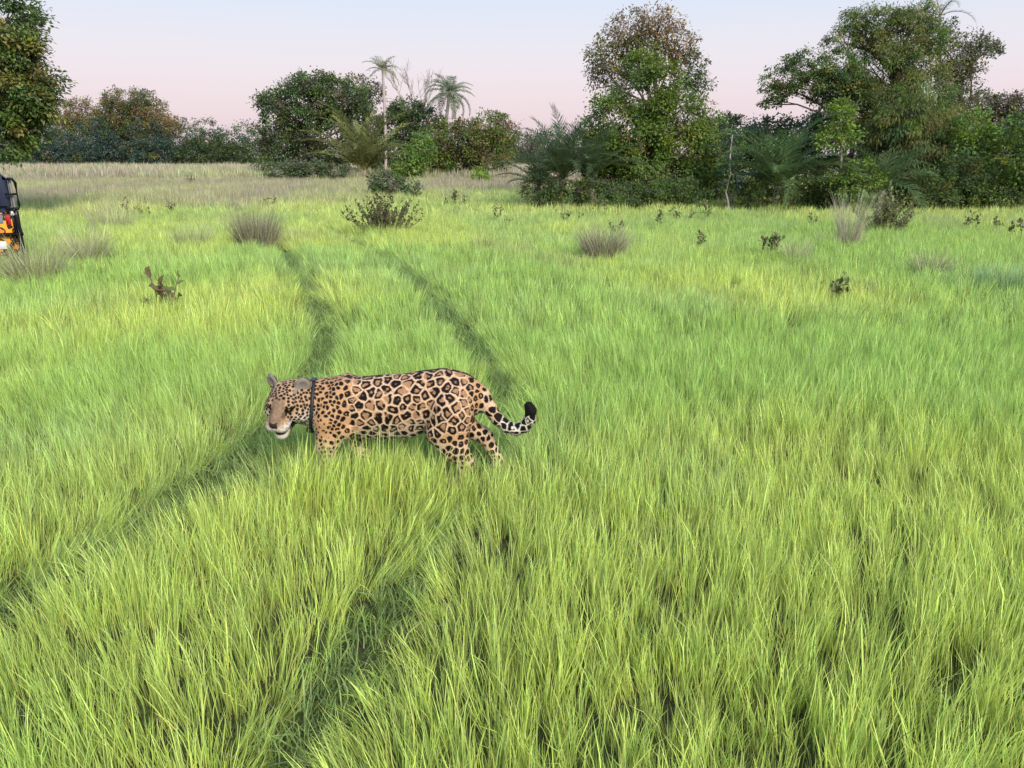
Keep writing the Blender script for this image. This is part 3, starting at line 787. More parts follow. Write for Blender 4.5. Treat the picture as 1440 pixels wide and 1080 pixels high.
# ------------------------------------------------------------------ shrubs, saplings and tussocks in the meadow
def twig_shrub(name, label, u, v, wpx, hpx, nst, nleafs, size, pal, group=None, leaf_from=.25, cat='shrub', stems=.012, up=1.6):
    base = ground(u, v); D = base[1]; s = mpp(D)
    t = thing(name, label, cat, base, group)
    W, H = wpx * s * .5, hpx * s / CP
    mb = MB(); P, Dn, C = [], [], []
    for i in range(nst):
        a = rng.uniform(0, 2 * math.pi); rr = rng.uniform(.05, 1)
        e = np.array([math.cos(a) * W * rr, math.sin(a) * W * rr * .8, H * rng.uniform(.55, 1) * (1 - .25 * rr)])
        b = np.array([e[0] * .35, e[1] * .35, -.03])
        L = limb(mb, b, e, stems, stems * .4, .05, 6, 4)
        k = nleafs // nst + 1
        tt = rng.uniform(leaf_from, 1, k) * 5
        i0 = np.minimum(tt.astype(int), 4); f = (tt - i0)[:, None]
        q = L[i0] * (1 - f) + L[i0 + 1] * f
        P.append(q + rng.normal(0, size * .25, (k, 3))); d = rng.normal(0, 1, (k, 3)); d[:, 2] = np.abs(d[:, 2]) * up; Dn.append(d)
        c = np.array([pal[j] for j in rng.integers(0, len(pal), k)]) * np.exp(rng.normal(0, .25, k))[:, None]; C.append(c)
    V, T, C4 = leaves(np.vstack(P), np.vstack(Dn), size, np.vstack(C), .6)
    link('stem', mb.mesh(name + '_stem', M_TWIG, True), t)
    link('foliage', raw_mesh(name + '_foliage', V, T, M_LEAF, C4), t)
    return t

LB = np.array([.17, .14, .08]); LG = np.array([.12, .16, .06]); LO = np.array([.20, .23, .10]); LP_ = np.array([.30, .33, .16])

def tussock(label, u, v, wpx, hpx, nb, pal, spread=.5, group='dry grass tussocks in the meadow', wid=.008):
    base = ground(u, v); D = base[1]; s = mpp(D)
    W, H = wpx * s * .56, hpx * s / CP * 1.25
    g = rng
    a = g.uniform(0, 2 * math.pi, nb); r0 = W * .55 * np.sqrt(g.uniform(0, 1, nb))
    root = np.stack([r0 * np.cos(a), r0 * np.sin(a) * .9, np.full(nb, -.02)], 1)
    L = H * g.uniform(.35, 1.12, nb)
    la = a + g.normal(0, .6, nb); lean = spread * g.uniform(.05, 1, nb) + .25 * r0 / W
    seg = 4; t = np.linspace(0, 1, seg + 1)
    ang = lean[:, None] * (.5 + t * 1.2 * g.uniform(.4, 1.4, nb)[:, None])
    hx = np.cumsum(np.concatenate([np.zeros((nb, 1)), np.sin(ang[:, 1:]) * L[:, None] / seg], 1), 1)
    hz = np.cumsum(np.concatenate([np.zeros((nb, 1)), np.cos(ang[:, 1:]) * L[:, None] / seg], 1), 1)
    C = root[:, None] + np.stack([hx * np.cos(la)[:, None], hx * np.sin(la)[:, None], hz], -1)
    wa = g.uniform(0, math.pi, nb); wv = np.stack([np.cos(wa), np.sin(wa), np.zeros(nb)], 1) * wid
    prof = np.array([.8, 1, .8, .5, 0])
    Lv = C - wv[:, None] * prof[None, :, None] / 2; Rv = C + wv[:, None] * prof[None, :, None] / 2
    V = np.concatenate([Lv[:, :seg], Rv[:, :seg], C[:, seg:]], 1); k = 2 * seg + 1
    b = np.arange(nb)[:, None, None] * k
    Q = (b + np.array([(i, seg + i, seg + i + 1, i + 1) for i in range(seg - 1)])[None]).reshape(-1, 4)
    T = (b + np.array([(seg - 1, 2 * seg - 1, 2 * seg)])[None]).reshape(-1, 3)
    pal = tuple(pal) + (S3,)
    c = np.array([pal[j] for j in g.integers(0, len(pal), nb)]) * np.exp(g.normal(0, .25, nb))[:, None]
    link('grass_tussock', raw_mesh('grass_tussock', V.reshape(-1, 3), [Q, T], M_STRAW, np.repeat(c, k, 0)), loc=base, label=label, category='grass tussock', group=group)

S1, S2, S3, S4 = np.array([.42, .385, .29]), np.array([.30, .265, .20]), np.array([.40, .46, .20]), np.array([.50, .46, .36])
if 'meadow' not in SKIP:
    tussock('dense brown grass tussock beside the start of the left wheel track', 362, 352, 80, 50, 1700, (S1, S2 * .8, S2 * .8), .45)
    tussock('grey brown grass tussock with a green skirt left of the wheel tracks', 272, 350, 70, 32, 600, (S1, S3, S3), .6)
    tussock('round grey green grass tussock in front of the safari vehicle', 124, 372, 66, 50, 800, (S1, S3, S4), .7)
    tussock('wide straggly grass tussock at the foot of the safari vehicle', 52, 402, 100, 58, 1000, (S1, S2, S3), .65)
    tussock('tall loose grass tussock right of the wide straggly one', 160, 325, 90, 36, 600, (S1, S3, S4), .5)
    tussock('grey purple grass tussock alone in the meadow before the round green tree', 846, 368, 76, 46, 1300, (S1, S2 * .9, S2), .6)
    tussock('small grey grass tussock right of the great pale shrub', 1308, 392, 66, 34, 600, (S1, S2, S3), .6)
    tussock('upright dry grass tussock left of the great pale shrub', 1192, 352, 36, 66, 380, (S1, S4, S4), .3)
    tussock('low brown grass tussock in front of the upright dry one', 1180, 352, 80, 26, 420, (S1, S3, S2), .7)
    tussock('thin dry grass tussock right of the dark leaved sapling', 1118, 372, 50, 34, 320, (S1, S4, S3), .5)
    tussock('low brown grass tussock at the base of the knee high seedlings', 1190, 416, 110, 26, 500, (S2, S3, S3), .8)
    tussock('bluish green grass tussock at the right side of the meadow', 1410, 412, 110, 34, 1300, (np.array([.24, .42, .20]), np.array([.28, .46, .22])), .6)
    tussock('dry grass tussock below the bushy palms', 885, 298, 70, 40, 500, (S1, S3, S4), .5)
    tussock('dry grass tussock at the foot of the arching palm', 1040, 300, 60, 26, 400, (S1, S3, S4), .5, wid=.012)
    tussock('thin straw grass tussock behind the twiggy shrub', 640, 285, 70, 26, 400, (S1, S3, S4), .5, wid=.012)
    tussock('faint dry grass tussock in the meadow below the round green bush', 680, 355, 60, 24, 320, (S1, S3, S3), .6)
    twig_shrub('twiggy_shrub', 'wide twiggy shrub with dark leaves between the wheel tracks and the thicket', 540, 332, 124, 60, 70, 1100, .085, (LB, LG, LG * .8), leaf_from=.35)
    twig_shrub('pale_shrub', 'great twiggy shrub with pale green leaves before the wood', 1242, 332, 106, 66, 64, 1200, .085, (LO, LP_, LG), leaf_from=.3)
    twig_shrub('pale_shrub', 'single tall leafy shoot rising out of the great pale shrub', 1235, 330, 26, 82, 6, 150, .10, (LP_, LP_ * 1.2, LO), leaf_from=.45)
    sap = [(240, 302, 26, 18, 'dark leafed seedling left of the twiggy shrub by the dry grass edge'), (182, 306, 12, 24, 'thin single dark seedling near the dry grass edge'),
           (200, 304, 24, 12, 'spreading low seedling between the two dark ones'), (383, 292, 20, 14, 'small twiggy seedling right of the left wheel track'),
           (1079, 362, 30, 42, 'dark leaved sapling alone in front of the wood'), (984, 352, 14, 24, 'slender seedling left of the dark leaved sapling'),
           (838, 305, 28, 30, 'glossy dark seedling at the foot of the round green tree'), (925, 322, 10, 30, 'upright thin seedling before the round green tree'),
           (958, 315, 34, 20, 'spreading dark seedling before the round green tree'), (990, 312, 30, 24, 'brownish seedling cluster before the pale stemmed sapling'),
           (800, 315, 34, 16, 'low seedling patch below the bushy palms'), (870, 330, 40, 18, 'low brown seedling patch near the grey purple tussock'),
           (1140, 322, 16, 22, 'little seedling left of the great pale shrub'), (1365, 325, 24, 26, 'seedling with upright leaves right of the great pale shrub'),
           (1400, 325, 22, 16, 'low seedling right of the upright leaved one'), (1428, 335, 22, 24, 'seedling at the right border of the meadow'),
           (1155, 412, 14, 18, 'knee high seedling at the left of the low brown tussock'), (1180, 422, 14, 28, 'knee high brown seedling by the low brown tussock'),
           (700, 312, 14, 22, 'thin brown seedling in the meadow below the thicket'), (722, 322, 30, 12, 'low faint seedling patch beside the thin brown one'),
           (640, 292, 44, 18, 'low dark seedling patch right of the twiggy shrub'), (265, 262, 26, 14, 'grey seedling standing in the tan grass')]
    for u, v, wp, hp, lab in sap:
        sz = .085 if v > 300 else .12
        twig_shrub('seedling', lab, u, v + 4, wp * 1.2, hp * 1.25 + 6, 5, int(12 + wp * hp / 16), sz * 1.15, (LB, LG, LG * 1.3, LO), 'seedlings scattered in the meadow', .45, 'seedling', .007)
    # the nearer sapling with big brown leaves: every leaf is a part
    b0 = ground(230, 440); s = mpp(b0[1])
    t = thing('brown_leaved_sapling', 'sapling with large curled brown leaves standing in the left grass', 'sapling', b0)
    mb = MB(); lv = []
    for (tx, tz, nl) in ((-22, 44, 4), (-6, 26, 3), (4, 34, 4), (14, 26, 3), (24, 38, 3), (30, 18, 2), (-18, 12, 3), (8, 12, 2)):
        e = np.array([tx * s, rng.normal(0, .08), tz * s * 1.15 + .06])
        L = limb(mb, np.array([tx * s * .15, 0, -.03]), e, .013, .006, .05, 6, 5)
        for k in range(nl):
            q = L[5 - k] if k < 4 else L[2]
            lv.append((q, rng.normal(0, 1, 3) * np.array([1, .7, .4]) + np.array([0, -.3, .75])))
    link('stem', mb.mesh('sapling_stem', M_TWIG, True), t)
    # an oval cupped leaf
    n_ = 6; tt = np.linspace(0, 1, n_); wd = np.array([.06, .34, .46, .44, .3, .03])
    V = []
    for i in range(n_):
        for k, q in enumerate((-1, 0, 1)):
            V.append((q * wd[i] * .5, tt[i], -.10 * (1 - abs(q)) + .16 * math.sin(tt[i] * 3) - .1))
    V = np.array(V); Q = [(i * 3 + k, i * 3 + k + 1, i * 3 + k + 4, i * 3 + k + 3) for i in range(n_ - 1) for k in (0, 1)]
    lms = [raw_mesh('sapling_leaf', V, np.array(Q), M_LEAF, np.tile(np.array(c), (len(V), 1)), True) for c in ((.20, .155, .085), (.18, .165, .08), (.17, .22, .08), (.23, .18, .10))]
    for q, d in lv:
        d = Vector(d).normalized()
        zc = Vector((rng.normal(0, .5), -.8, .7)); zc = (zc - d * zc.dot(d)).normalized(); xc = d.cross(zc)
        e = Matrix((xc, d, zc)).transposed().to_euler()
        link('leaf', lms[rng.integers(0, 4)], t, loc=q, rot=e, scale=rng.uniform(.11, .18))

# ------------------------------------------------------------------ jaguar
def build_jaguar():
    hstep = .0042
    lo = np.array([-.90, -.42, -.01]); hi = np.array([1.06, .26, .86])
    nx, ny, nz = (np.ceil((hi - lo) / hstep)).astype(int) + 1
    F = np.ones((nx, ny, nz), np.float32)
    ax = [lo[i] + hstep * np.arange(n) for i, n in enumerate((nx, ny, nz))]

    def region(cmin, cmax, pad):
        sl = []
        for i in range(3):
            a = max(0, int((cmin[i] - pad - lo[i]) / hstep)); b = min((nx, ny, nz)[i], int((cmax[i] + pad - lo[i]) / hstep) + 2)
            sl.append(slice(a, max(a + 1, b)))
        return tuple(sl), (ax[0][sl[0]][:, None, None], ax[1][sl[1]][None, :, None], ax[2][sl[2]][None, None, :])

    def merge(sl, d, k, cut=False):
        A = F[sl]
        if cut:
            hh = np.maximum(k - np.abs(A + d), 0) / k
            F[sl] = np.maximum(A, -d) + hh * hh * k * .25
        else:
            hh = np.maximum(k - np.abs(A - d), 0) / k
            F[sl] = np.minimum(A, d) - hh * hh * k * .25

    def cone(a, b, ra, rb, k=.04, sy=1.0):
        """round cone; sy < 1 makes it slimmer across the body"""
        a = np.array(a, float); b = np.array(b, float)
        r = max(ra, rb)
        sl, (X, Y, Z) = region(np.minimum(a, b) - r, np.maximum(a, b) + r, k + .03)
        pa = (X - a[0], (Y - a[1]) / sy, Z - a[2]); ba = b - a; ba = np.array([ba[0], ba[1] / sy, ba[2]])
        t = np.clip((pa[0] * ba[0] + pa[1] * ba[1] + pa[2] * ba[2]) / (ba @ ba + 1e-12), 0, 1)
        d = np.sqrt((pa[0] - ba[0] * t) ** 2 + (pa[1] - ba[1] * t) ** 2 + (pa[2] - ba[2] * t) ** 2) - (ra + (rb - ra) * t)
        merge(sl, d.astype(np.float32) * (sy if sy < 1 else 1), k)

    def ell(c, r, Rm=None, k=.03, cut=False):
        c = np.array(c, float); r = np.array(r, float)
        m = r.max()
        sl, (X, Y, Z) = region(c - m, c + m, k + .03)
        P = [X - c[0], Y - c[1], Z - c[2]]
        if Rm is not None:
            P = [P[0] * Rm[0, i] + P[1] * Rm[1, i] + P[2] * Rm[2, i] for i in range(3)]
        q = np.sqrt((P[0] / r[0]) ** 2 + (P[1] / r[1]) ** 2 + (P[2] / r[2]) ** 2)
        q2 = np.sqrt((P[0] / r[0] ** 2) ** 2 + (P[1] / r[1] ** 2) ** 2 + (P[2] / r[2] ** 2) ** 2) + 1e-6
        merge(sl, (q * (q - 1) / q2).astype(np.float32), k, cut)

    # torso: chest, ribs, waist, loin, rump
    S = .78
    chain = [(-.42, .545, .135), (-.30, .525, .178), (-.16, .515, .190), (.00, .525, .192), (.15, .545, .180), (.28, .575, .172), (.40, .595, .165), (.50, .590, .135), (.57, .575, .095)]
    for (x0, z0, r0), (x1, z1, r1) in zip(chain[:-1], chain[1:]):
        cone((x0, 0, z0), (x1, 0, z1), r0, r1, .05, S)
    cone((-.10, 0, .40), (.14, 0, .405), .075, .07, .07)                      # belly
    cone((.14, 0, .405), (.30, 0, .45), .07, .05, .07)
    for sgn in (-1, 1):                                                       # shoulder blades, upper arm, haunch
        cone((-.26, sgn * .075, .665), (-.33, sgn * .115, .50), .050, .085, .06)
        ell((-.33, sgn * .112, .48), (.105, .062, .135), None, .035)
        cone((-.24, sgn * .13, .40), (-.36, sgn * .135, .34), .050, .052, .03)
        ell((.43, sgn * .095, .51), (.135, .085, .165), None, .035)
        cone((.33, sgn * .06, .68), (.44, sgn * .085, .60), .045, .06, .04)
    # neck
    cone((-.36, 0, .565), (-.57, -.045, .590), .130, .104, .06)
    cone((-.40, 0, .47), (-.53, -.03, .50), .10, .085, .06)
    # near front leg (planted), far front leg (behind it)
    cone((-.36, -.115, .46), (-.37, -.125, .30), .088, .066, .05)
    cone((-.37, -.125, .30), (-.385, -.125, .12), .064, .050, .04)
    cone((-.385, -.125, .12), (-.40, -.125, .05), .048, .048, .03)
    ell((-.435, -.125, .036), (.075, .052, .038), None, .03)
    cone((-.33, .115, .46), (-.25, .12, .31), .085, .062, .05)
    cone((-.25, .12, .31), (-.20, .12, .14), .060, .046, .04)
    cone((-.20, .12, .14), (-.18, .12, .05), .045, .045, .03)
    ell((-.215, .12, .036), (.07, .05, .036), None, .03)
    # near hind leg (planted): thigh, knee, shank to hock, foot
    cone((.43, -.10, .52), (.37, -.125, .385), .125, .092, .05)
    cone((.37, -.125, .385), (.43, -.13, .30), .088, .075, .05)
    cone((.45, -.12, .43), (.47, -.13, .28), .10, .070, .05)
    cone((.43, -.13, .30), (.525, -.13, .185), .074, .050, .05)
    cone((.525, -.13, .185), (.495, -.13, .06), .047, .044, .03)
    ell((.455, -.13, .036), (.078, .052, .036), None, .03)
    # far hind leg (pushing off behind)
    cone((.46, .09, .50), (.47, .11, .37), .12, .088, .05)
    cone((.47, .11, .37), (.64, .11, .275), .078, .052, .04)
    cone((.64, .11, .275), (.725, .11, .10), .048, .042, .03)
    ell((.705, .11, .05), (.062, .048, .036), None, .03)
    # tail
    T = np.array([(.54, 0, .625), (.62, 0, .585), (.675, -.01, .515), (.725, -.02, .445), (.785, -.03, .395), (.850, -.04, .375), (.908, -.05, .400), (.940, -.06, .455), (.945, -.065, .515), (.932, -.065, .545)])
    TR = [.075, .054, .045, .041, .039, .038, .037, .036, .035, .030]
    for i in range(len(T) - 1):
        cone(T[i], T[i + 1], TR[i], TR[i + 1], .03 if i < 2 else .012)

    # head, in its own frame: X forward, Y to the animal's left, Z up
    hc = np.array([-.603, -.092, .592]); HS = 1.20
    fw = np.array([-.20, -.90, -.38]); fw /= np.linalg.norm(fw)
    up0 = np.array([0.06, 0.0, 1.0])
    lf = np.cross(up0, fw); lf /= np.linalg.norm(lf); upv = np.cross(fw, lf)
    H = np.stack([fw, lf, upv], 1)                                             # columns are the head's axes
    hp = lambda *p: hc + H @ (np.array(p, float) * HS)
    def hell(c, r, k=.02, cut=False, tilt=None):
        Rm = H if tilt is None else H @ tilt
        ell(hp(*c), np.array(r) * HS, Rm, k, cut)
    def hcone(a, b, ra, rb, k=.02):
        cone(hp(*a), hp(*b), ra * HS, rb * HS, k)
    hell((-.01, 0, .010), (.108, .106, .090), .05)
    hell((.055, 0, .022), (.070, .074, .062), .03)
    hcone((.06, 0, .046), (.165, 0, .008), .036, .027, .03)                      # bridge of the nose
    hell((.125, 0, -.030), (.074, .060, .046), .03)
    for sgn in (-1, 1):
        hell((.035, sgn * .074, -.032), (.066, .050, .062), .03)               # cheeks
        hell((.158, sgn * .029, -.036), (.042, .033, .033), .018)              # lip pads
        hell((.082, sgn * .050, .048), (.026, .022, .014), .02)                # brows
        hell((.098, sgn * .044, .026), (.018, .015, .012), .012, True)         # eye sockets
        tl = np.array(Matrix.Rotation(R(sgn * -16), 3, 'X') @ Matrix.Rotation(R(-14), 3, 'Y') @ Matrix.Rotation(R(sgn * 24), 3, 'Z'))
        hell((-.030, sgn * .086, .092), (.018, .040, .046), .018, tilt=tl)       # ears
        hell((-.011, sgn * .090, .096), (.014, .026, .032), .010, True, tilt=tl)
    hell((.190, 0, -.004), (.018, .024, .016), .012)                           # nose
    hcone((.02, 0, -.082), (.135, 0, -.106), .052, .032, .025)                 # lower jaw
    hell((.148, 0, -.110), (.030, .034, .026), .015)
    hell((.145, 0, -.079), (.085, .052, .0135), .008, True)                     # the open mouth
    hell((.11, 0, -.076), (.05, .03, .012), .006)                             # tongue

    # ---- surface nets
    ins = F < 0
    c8 = [ins[a:nx - 1 + a, b:ny - 1 + b, c:nz - 1 + c] for a in (0, 1) for b in (0, 1) for c in (0, 1)]
    cnt = sum(q.astype(np.int8) for q in c8)
    act = (cnt > 0) & (cnt < 8)
    I = np.argwhere(act)
    vid = np.full(act.shape, -1, np.int32); vid[act] = np.arange(len(I))
    val = {}
    for a in (0, 1):
        for b in (0, 1):
            for c in (0, 1):
                val[a, b, c] = F[I[:, 0] + a, I[:, 1] + b, I[:, 2] + c].astype(float)
    acc = np.zeros((len(I), 3)); num = np.zeros(len(I))
    for a in range(3):
        o = [k for k in range(3) if k != a]
        for p in (0, 1):
            for q in (0, 1):
                k0 = [0, 0, 0]; k0[o[0]] = p; k0[o[1]] = q; k1 = list(k0); k1[a] = 1
                f0, f1 = val[tuple(k0)], val[tuple(k1)]
                m = (f0 < 0) != (f1 < 0)
                t = np.where(m, f0 / np.where(m, f0 - f1, 1), 0)
                pt = np.tile(np.array(k0, float), (len(I), 1)); pt[:, a] = t
                acc[m] += pt[m]; num[m] += 1
    V = lo + (I + acc / num[:, None]) * hstep
    quads = []
    for a in range(3):
        s0 = [slice(1, -1)] * 3; s0[a] = slice(0, -1); s1 = [slice(1, -1)] * 3; s1[a] = slice(1, None)
        A, B = ins[tuple(s0)], ins[tuple(s1)]
        E = np.argwhere(A != B); sgn = A[A != B]
        for k in range(3):
            if k != a: E[:, k] += 1
        o = [(a + 1) % 3, (a + 2) % 3]
        def cell(p, q):
            J = E.copy(); J[:, o[0]] -= p; J[:, o[1]] -= q
            return vid[J[:, 0], J[:, 1], J[:, 2]]
        Q = np.stack([cell(1, 1), cell(0, 1), cell(0, 0), cell(1, 0)], 1)
        Q[~sgn] = Q[~sgn][:, ::-1]
        quads.append(Q)
    Q = np.vstack(quads); Q = Q[(Q >= 0).all(1)]
    # light smoothing to remove grid steps
    for _ in range(3):
        sm = np.zeros_like(V); nn = np.zeros(len(V))
        for k in range(4):
            np.add.at(sm, Q[:, k], V[Q[:, (k + 1) % 4]]); np.add.at(nn, Q[:, k], 1)
            np.add.at(sm, Q[:, k], V[Q[:, (k + 3) % 4]]); np.add.at(nn, Q[:, k], 1)
        V = .45 * V + .55 * sm / np.maximum(nn, 1)[:, None]
    fn = np.cross(V[Q[:, 2]] - V[Q[:, 0]], V[Q[:, 3]] - V[Q[:, 1]])
    NV = np.zeros_like(V)
    for k in range(4): np.add.at(NV, Q[:, k], fn)
    NV /= np.linalg.norm(NV, axis=1)[:, None] + 1e-12

    # ---- coat
    x, y, z = V.T
    hl = (V - hc) @ H / HS                                                          # head coordinates
    hx, hy, hz = hl.T
    head = sstep(-.085, -.045, hx) * (np.abs(hy) < .16) * (np.abs(hx) < .25) * (hz > -.2) * (x < -.42)
    ear = sstep(.068, .085, hz) * (np.abs(hy) > .05) * (hx < .03) * (hx > -.12) * (x < -.42)
    td = np.full(len(V), 9.0); tpar = np.zeros(len(V))                           # distance and place along the tail
    arc = 0
    for i in range(1, len(T) - 1):
        a, b = T[i], T[i + 1]; L = np.linalg.norm(b - a)
        t = np.clip((V - a) @ (b - a) / L ** 2, 0, 1); d = np.linalg.norm(V - a - t[:, None] * (b - a), axis=1)
        m = d < td; td[m] = d[m]; tpar[m] = arc + t[m] * L; arc += L
    tail = sstep(.60, .64, x) * (td < .075) * (z > .34) * 1.0
    legw = sstep(.40, .30, z) * (1 - tail)
    legw = legw * (1 - (np.abs(x - .08) < .27) * 1.0)
    flank = sstep(-.32, -.10, x)
    sp = .0265 + .0325 * flank                                                   # spacing of the marks
    sp = np.where(x > .5, .060 - .022 * sstep(.5, .62, x), sp)
    low = sstep(.47, .36, z) * (1 - head)
    sp = sp * (1 - low) + np.minimum(sp, .046) * low
    sp = sp * (1 - legw) + np.where(z < .2, .034, .044) * legw
    sp = np.where((x < -.2) & (legw > .5), .030, sp)
    sp = sp * (1 - tail) + .046 * tail
    sp = sp * (1 - head) + .0205 * head
    g = np.random.default_rng(3)
    cand = g.permutation(len(V))[:60000]
    keepP = np.zeros((6000, 3)); keepS = np.zeros(6000); n = 0
    for i in cand:
        s = sp[i]
        if n:
            dd = ((keepP[:n] - V[i]) ** 2).sum(1)
            if (dd < (np.minimum(s, keepS[:n]) * .5 + s * .42) ** 2).any(): continue
        keepP[n] = V[i]; keepS[n] = s; n += 1
        if n >= 6000: break
    keepP, keepS = keepP[:n], keepS[:n]
    kd = kdtree.KDTree(n)
    for i in range(n): kd.insert(keepP[i], i)
    kd.balance()
    wv = V + np.stack([noise3(V, 38, 1), noise3(V, 38, 2), noise3(V, 38, 4)], 1) * .016 * (1 - .6 * head)[:, None]
    F1 = np.zeros(len(V)); F2 = np.zeros(len(V)); ID = np.zeros(len(V), int)
    for i, p in enumerate(wv.tolist()):
        r = kd.find_n(p, 2)
        F1[i] = r[0][2]; F2[i] = r[1][2]; ID[i] = r[0][1]
    s_ = keepS[ID]; hsh = g.uniform(0, 1, n)[ID]; hs2 = g.uniform(0, 1, n)[ID]
    e = (F2 - F1) * .5 / s_
    ringy = (s_ > .0480) * 1.0
    nz_ = noise3(V, 55, 7); nz2 = noise3(V, 26, 9)
    gap = noise3(V + hsh[:, None] * 3, 34, 12)
    wth = .335 + .24 * (nz_ - .5) + .16 * (hsh - .5)
    ring = sstep(.075, .105, e + .07 * (nz2 - .5)) * (1 - sstep(wth - .02, wth + .02, e)) * sstep(.36, .43, gap + .16 * hs2)
    dot = (1 - sstep(.06, .09, F1 / s_)) * (hs2 > .5)
    ring = np.maximum(ring, dot)
    spot = sstep(.075, .125, e + .06 * (nz_ - .5)) * (1 - sstep(.46, .56, F1 / s_ + .16 * (nz2 - .5)))
    small = sstep(.031, .041, s_) * (1 - ringy) * (1 - legw) * (1 - tail) * (1 - head)
    spot = spot * (1 - .7 * small * (1 - sstep(.13, .17, F1 / s_)) * (hsh > .45))
    black = ring * ringy + spot * (1 - ringy)
    inside = sstep(.10, .20, e) * ringy
    # colours (linear)
    TAN = np.array([.51, .300, .162]); ROS = np.array([.36, .205, .118]); PALE = np.array([.68, .51, .38]); WHITE = np.array([.70, .645, .575]); BLK = np.array([.007, .006, .006])
    C = np.tile(TAN, (len(V), 1))
    edge = (1 - sstep(.04, .12, e)) * ringy
    C = C * (1 - .65 * edge[:, None]) + PALE * .65 * edge[:, None]
    C = C * (1 - inside[:, None]) + ROS * inside[:, None]
    under = np.clip(sstep(-.15, -.75, NV[:, 2]) * (1 - head) * (z > .25) + sstep(.38, .30, z) * (np.abs(x - .08) < .3) * .6, 0, 1)
    lw = np.clip(legw * .55 + sstep(.28, .12, z) * .3, 0, 1) * (1 - tail)
    lw = np.maximum(lw, tail * .6)
    C = C * (1 - lw[:, None]) + (PALE * 1.05) * lw[:, None]
    ch = sstep(-.38, -.50, x) * sstep(.50, .38, z) * .6                           # pale throat and breast
    under = np.clip(under + ch * (1 - head), 0, 1)
    under = under * .75
    C = C * (1 - under[:, None]) + WHITE * under[:, None]
    # spine streak
    spine = (np.abs(y) < .016 + .012 * (nz_ - .5)) * (NV[:, 2] > .8) * (x > -.3) * (x < .58) * (nz2 > .36)
    black = np.maximum(black, spine * (1 - head))
    # tail: blotches, then rings and a black tip
    blot = sstep(.055, .10, e + .05 * (nz_ - .5)) * (noise3(V, 40, 33) > .22 + .1 * (tpar < .18))
    tipb = tpar > arc - .058
    black = np.where(tail > .5, np.where(tpar > .10, np.maximum(blot, tipb), black), black)
    C = np.where(((tail > .5) & (tpar > .2))[:, None], WHITE * .95, C)
    # head colours
    HW = head[:, None]
    fc = np.tile(np.array([.42, .265, .16]), (len(V), 1))
    br = (sstep(.05, .09, hx) * (1 - sstep(.028, .042, np.abs(hy))) * (hz > -.03))[:, None]
    fc = fc * (1 - br) + np.array([.25, .165, .11]) * br
    wl = np.clip(sstep(.0, -.03, hz) * sstep(.11, .14, hx) + sstep(-.02, -.075, hz) * (hx < .13) + sstep(.05, .08, np.abs(hy)) * sstep(.02, -.05, hz), 0, 1)[:, None]
    fc = fc * (1 - wl) + np.array([.62, .56, .50]) * wl
    C = C * (1 - HW) + fc * HW
    hsp = sstep(.05, .10, e) * (1 - sstep(.46, .56, F1 / s_))
    hb = np.maximum(black, hsp) * (1 - .8 * br[:, 0] * sstep(.085, .10, hx)) * (1 - .65 * sstep(.12, .15, hx) * (hz < .01))
    hb = np.where((hx > .10) & (hz < -.085), hb * .2, hb)
    er = np.minimum(np.hypot(np.hypot((hx - .097) * .9, hy - .046), (hz - .028) * 1.3), np.hypot(np.hypot((hx - .097) * .9, hy + .046), (hz - .028) * 1.3))
    hb = np.maximum(hb, 1 - sstep(.024, .030, er))
    streak = ((np.abs(np.abs(hy) - .036) < .006) & (hx > .10) & (hx < .155) & (hz > -.02) & (hz < .03))
    hb = np.maximum(hb, streak * .6)
    black = black * (1 - head) + hb * head
    C = C * (1 - black[:, None]) + BLK * black[:, None]
    nose = (hx > .184) & (hz > -.024) & (hz < .010) & (np.abs(hy) < .021)
    C[nose] = (.032, .022, .022)
    mouth = (hx > .05) & (hx < .24) & (np.abs(hy) < .06) & (hz < -.060) & (hz > -.095) & ((NV @ upv > .35) | (NV @ upv < -.55) | (hx < .125))
    C[mouth] = (.03, .018, .016)
    lipline = (hx > .03) & (hx < .17) & (np.abs(hy) < .09) & (np.abs(hz + .076) < .010)
    C[lipline] = (.03, .02, .02)
    jawd = (hx > .04) & (hx < .115) & (np.abs(hy) < .085) & (hz < -.075) & (hz > -.125)
    C[jawd] = C[jawd] * .25
    nf = NV @ fw
    ein = (ear > .5) & (nf > .15)
    eback = (ear > .5) & (nf <= .15)
    C[ein] = np.array([.22, .19, .17]); C[eback] = np.where((nz2[eback] > .55)[:, None], np.array([.22, .20, .18]), np.array([.035, .032, .032]))
    C *= (1 + .22 * (noise3(V, 160, 20) - .5))[:, None]

    m = bpy.data.materials.new('jaguar_coat'); m.use_nodes = True
    n_ = m.node_tree; b = n_.nodes['Principled BSDF']
    a = n_.nodes.new('ShaderNodeAttribute'); a.attribute_name = 'Col'
    n_.links.new(a.outputs['Color'], b.inputs['Base Color'])
    b.inputs['Roughness'].default_value = .62; b.inputs['Specular IOR Level'].default_value = .12
    b.inputs['Sheen Weight'].default_value = .03
    tc = n_.nodes.new('ShaderNodeTexCoord'); mp = n_.nodes.new('ShaderNodeMapping'); mp.inputs['Scale'].default_value = (40, 160, 130)
    tx = n_.nodes.new('ShaderNodeTexNoise'); tx.inputs['Scale'].default_value = 2; bp = n_.nodes.new('ShaderNodeBump')
    bp.inputs['Strength'].default_value = .35; bp.inputs['Distance'].default_value = .006
    n_.links.new(tc.outputs['Object'], mp.inputs[0]); n_.links.new(mp.outputs[0], tx.inputs['Vector']); n_.links.new(tx.outputs['Fac'], bp.inputs['Height']); n_.links.new(bp.outputs[0], b.inputs['Normal'])
    base = np.array([JAG[0], JAG[1], float(gz(np.array([JAG[0]]), np.array([JAG[1]]))[0])])
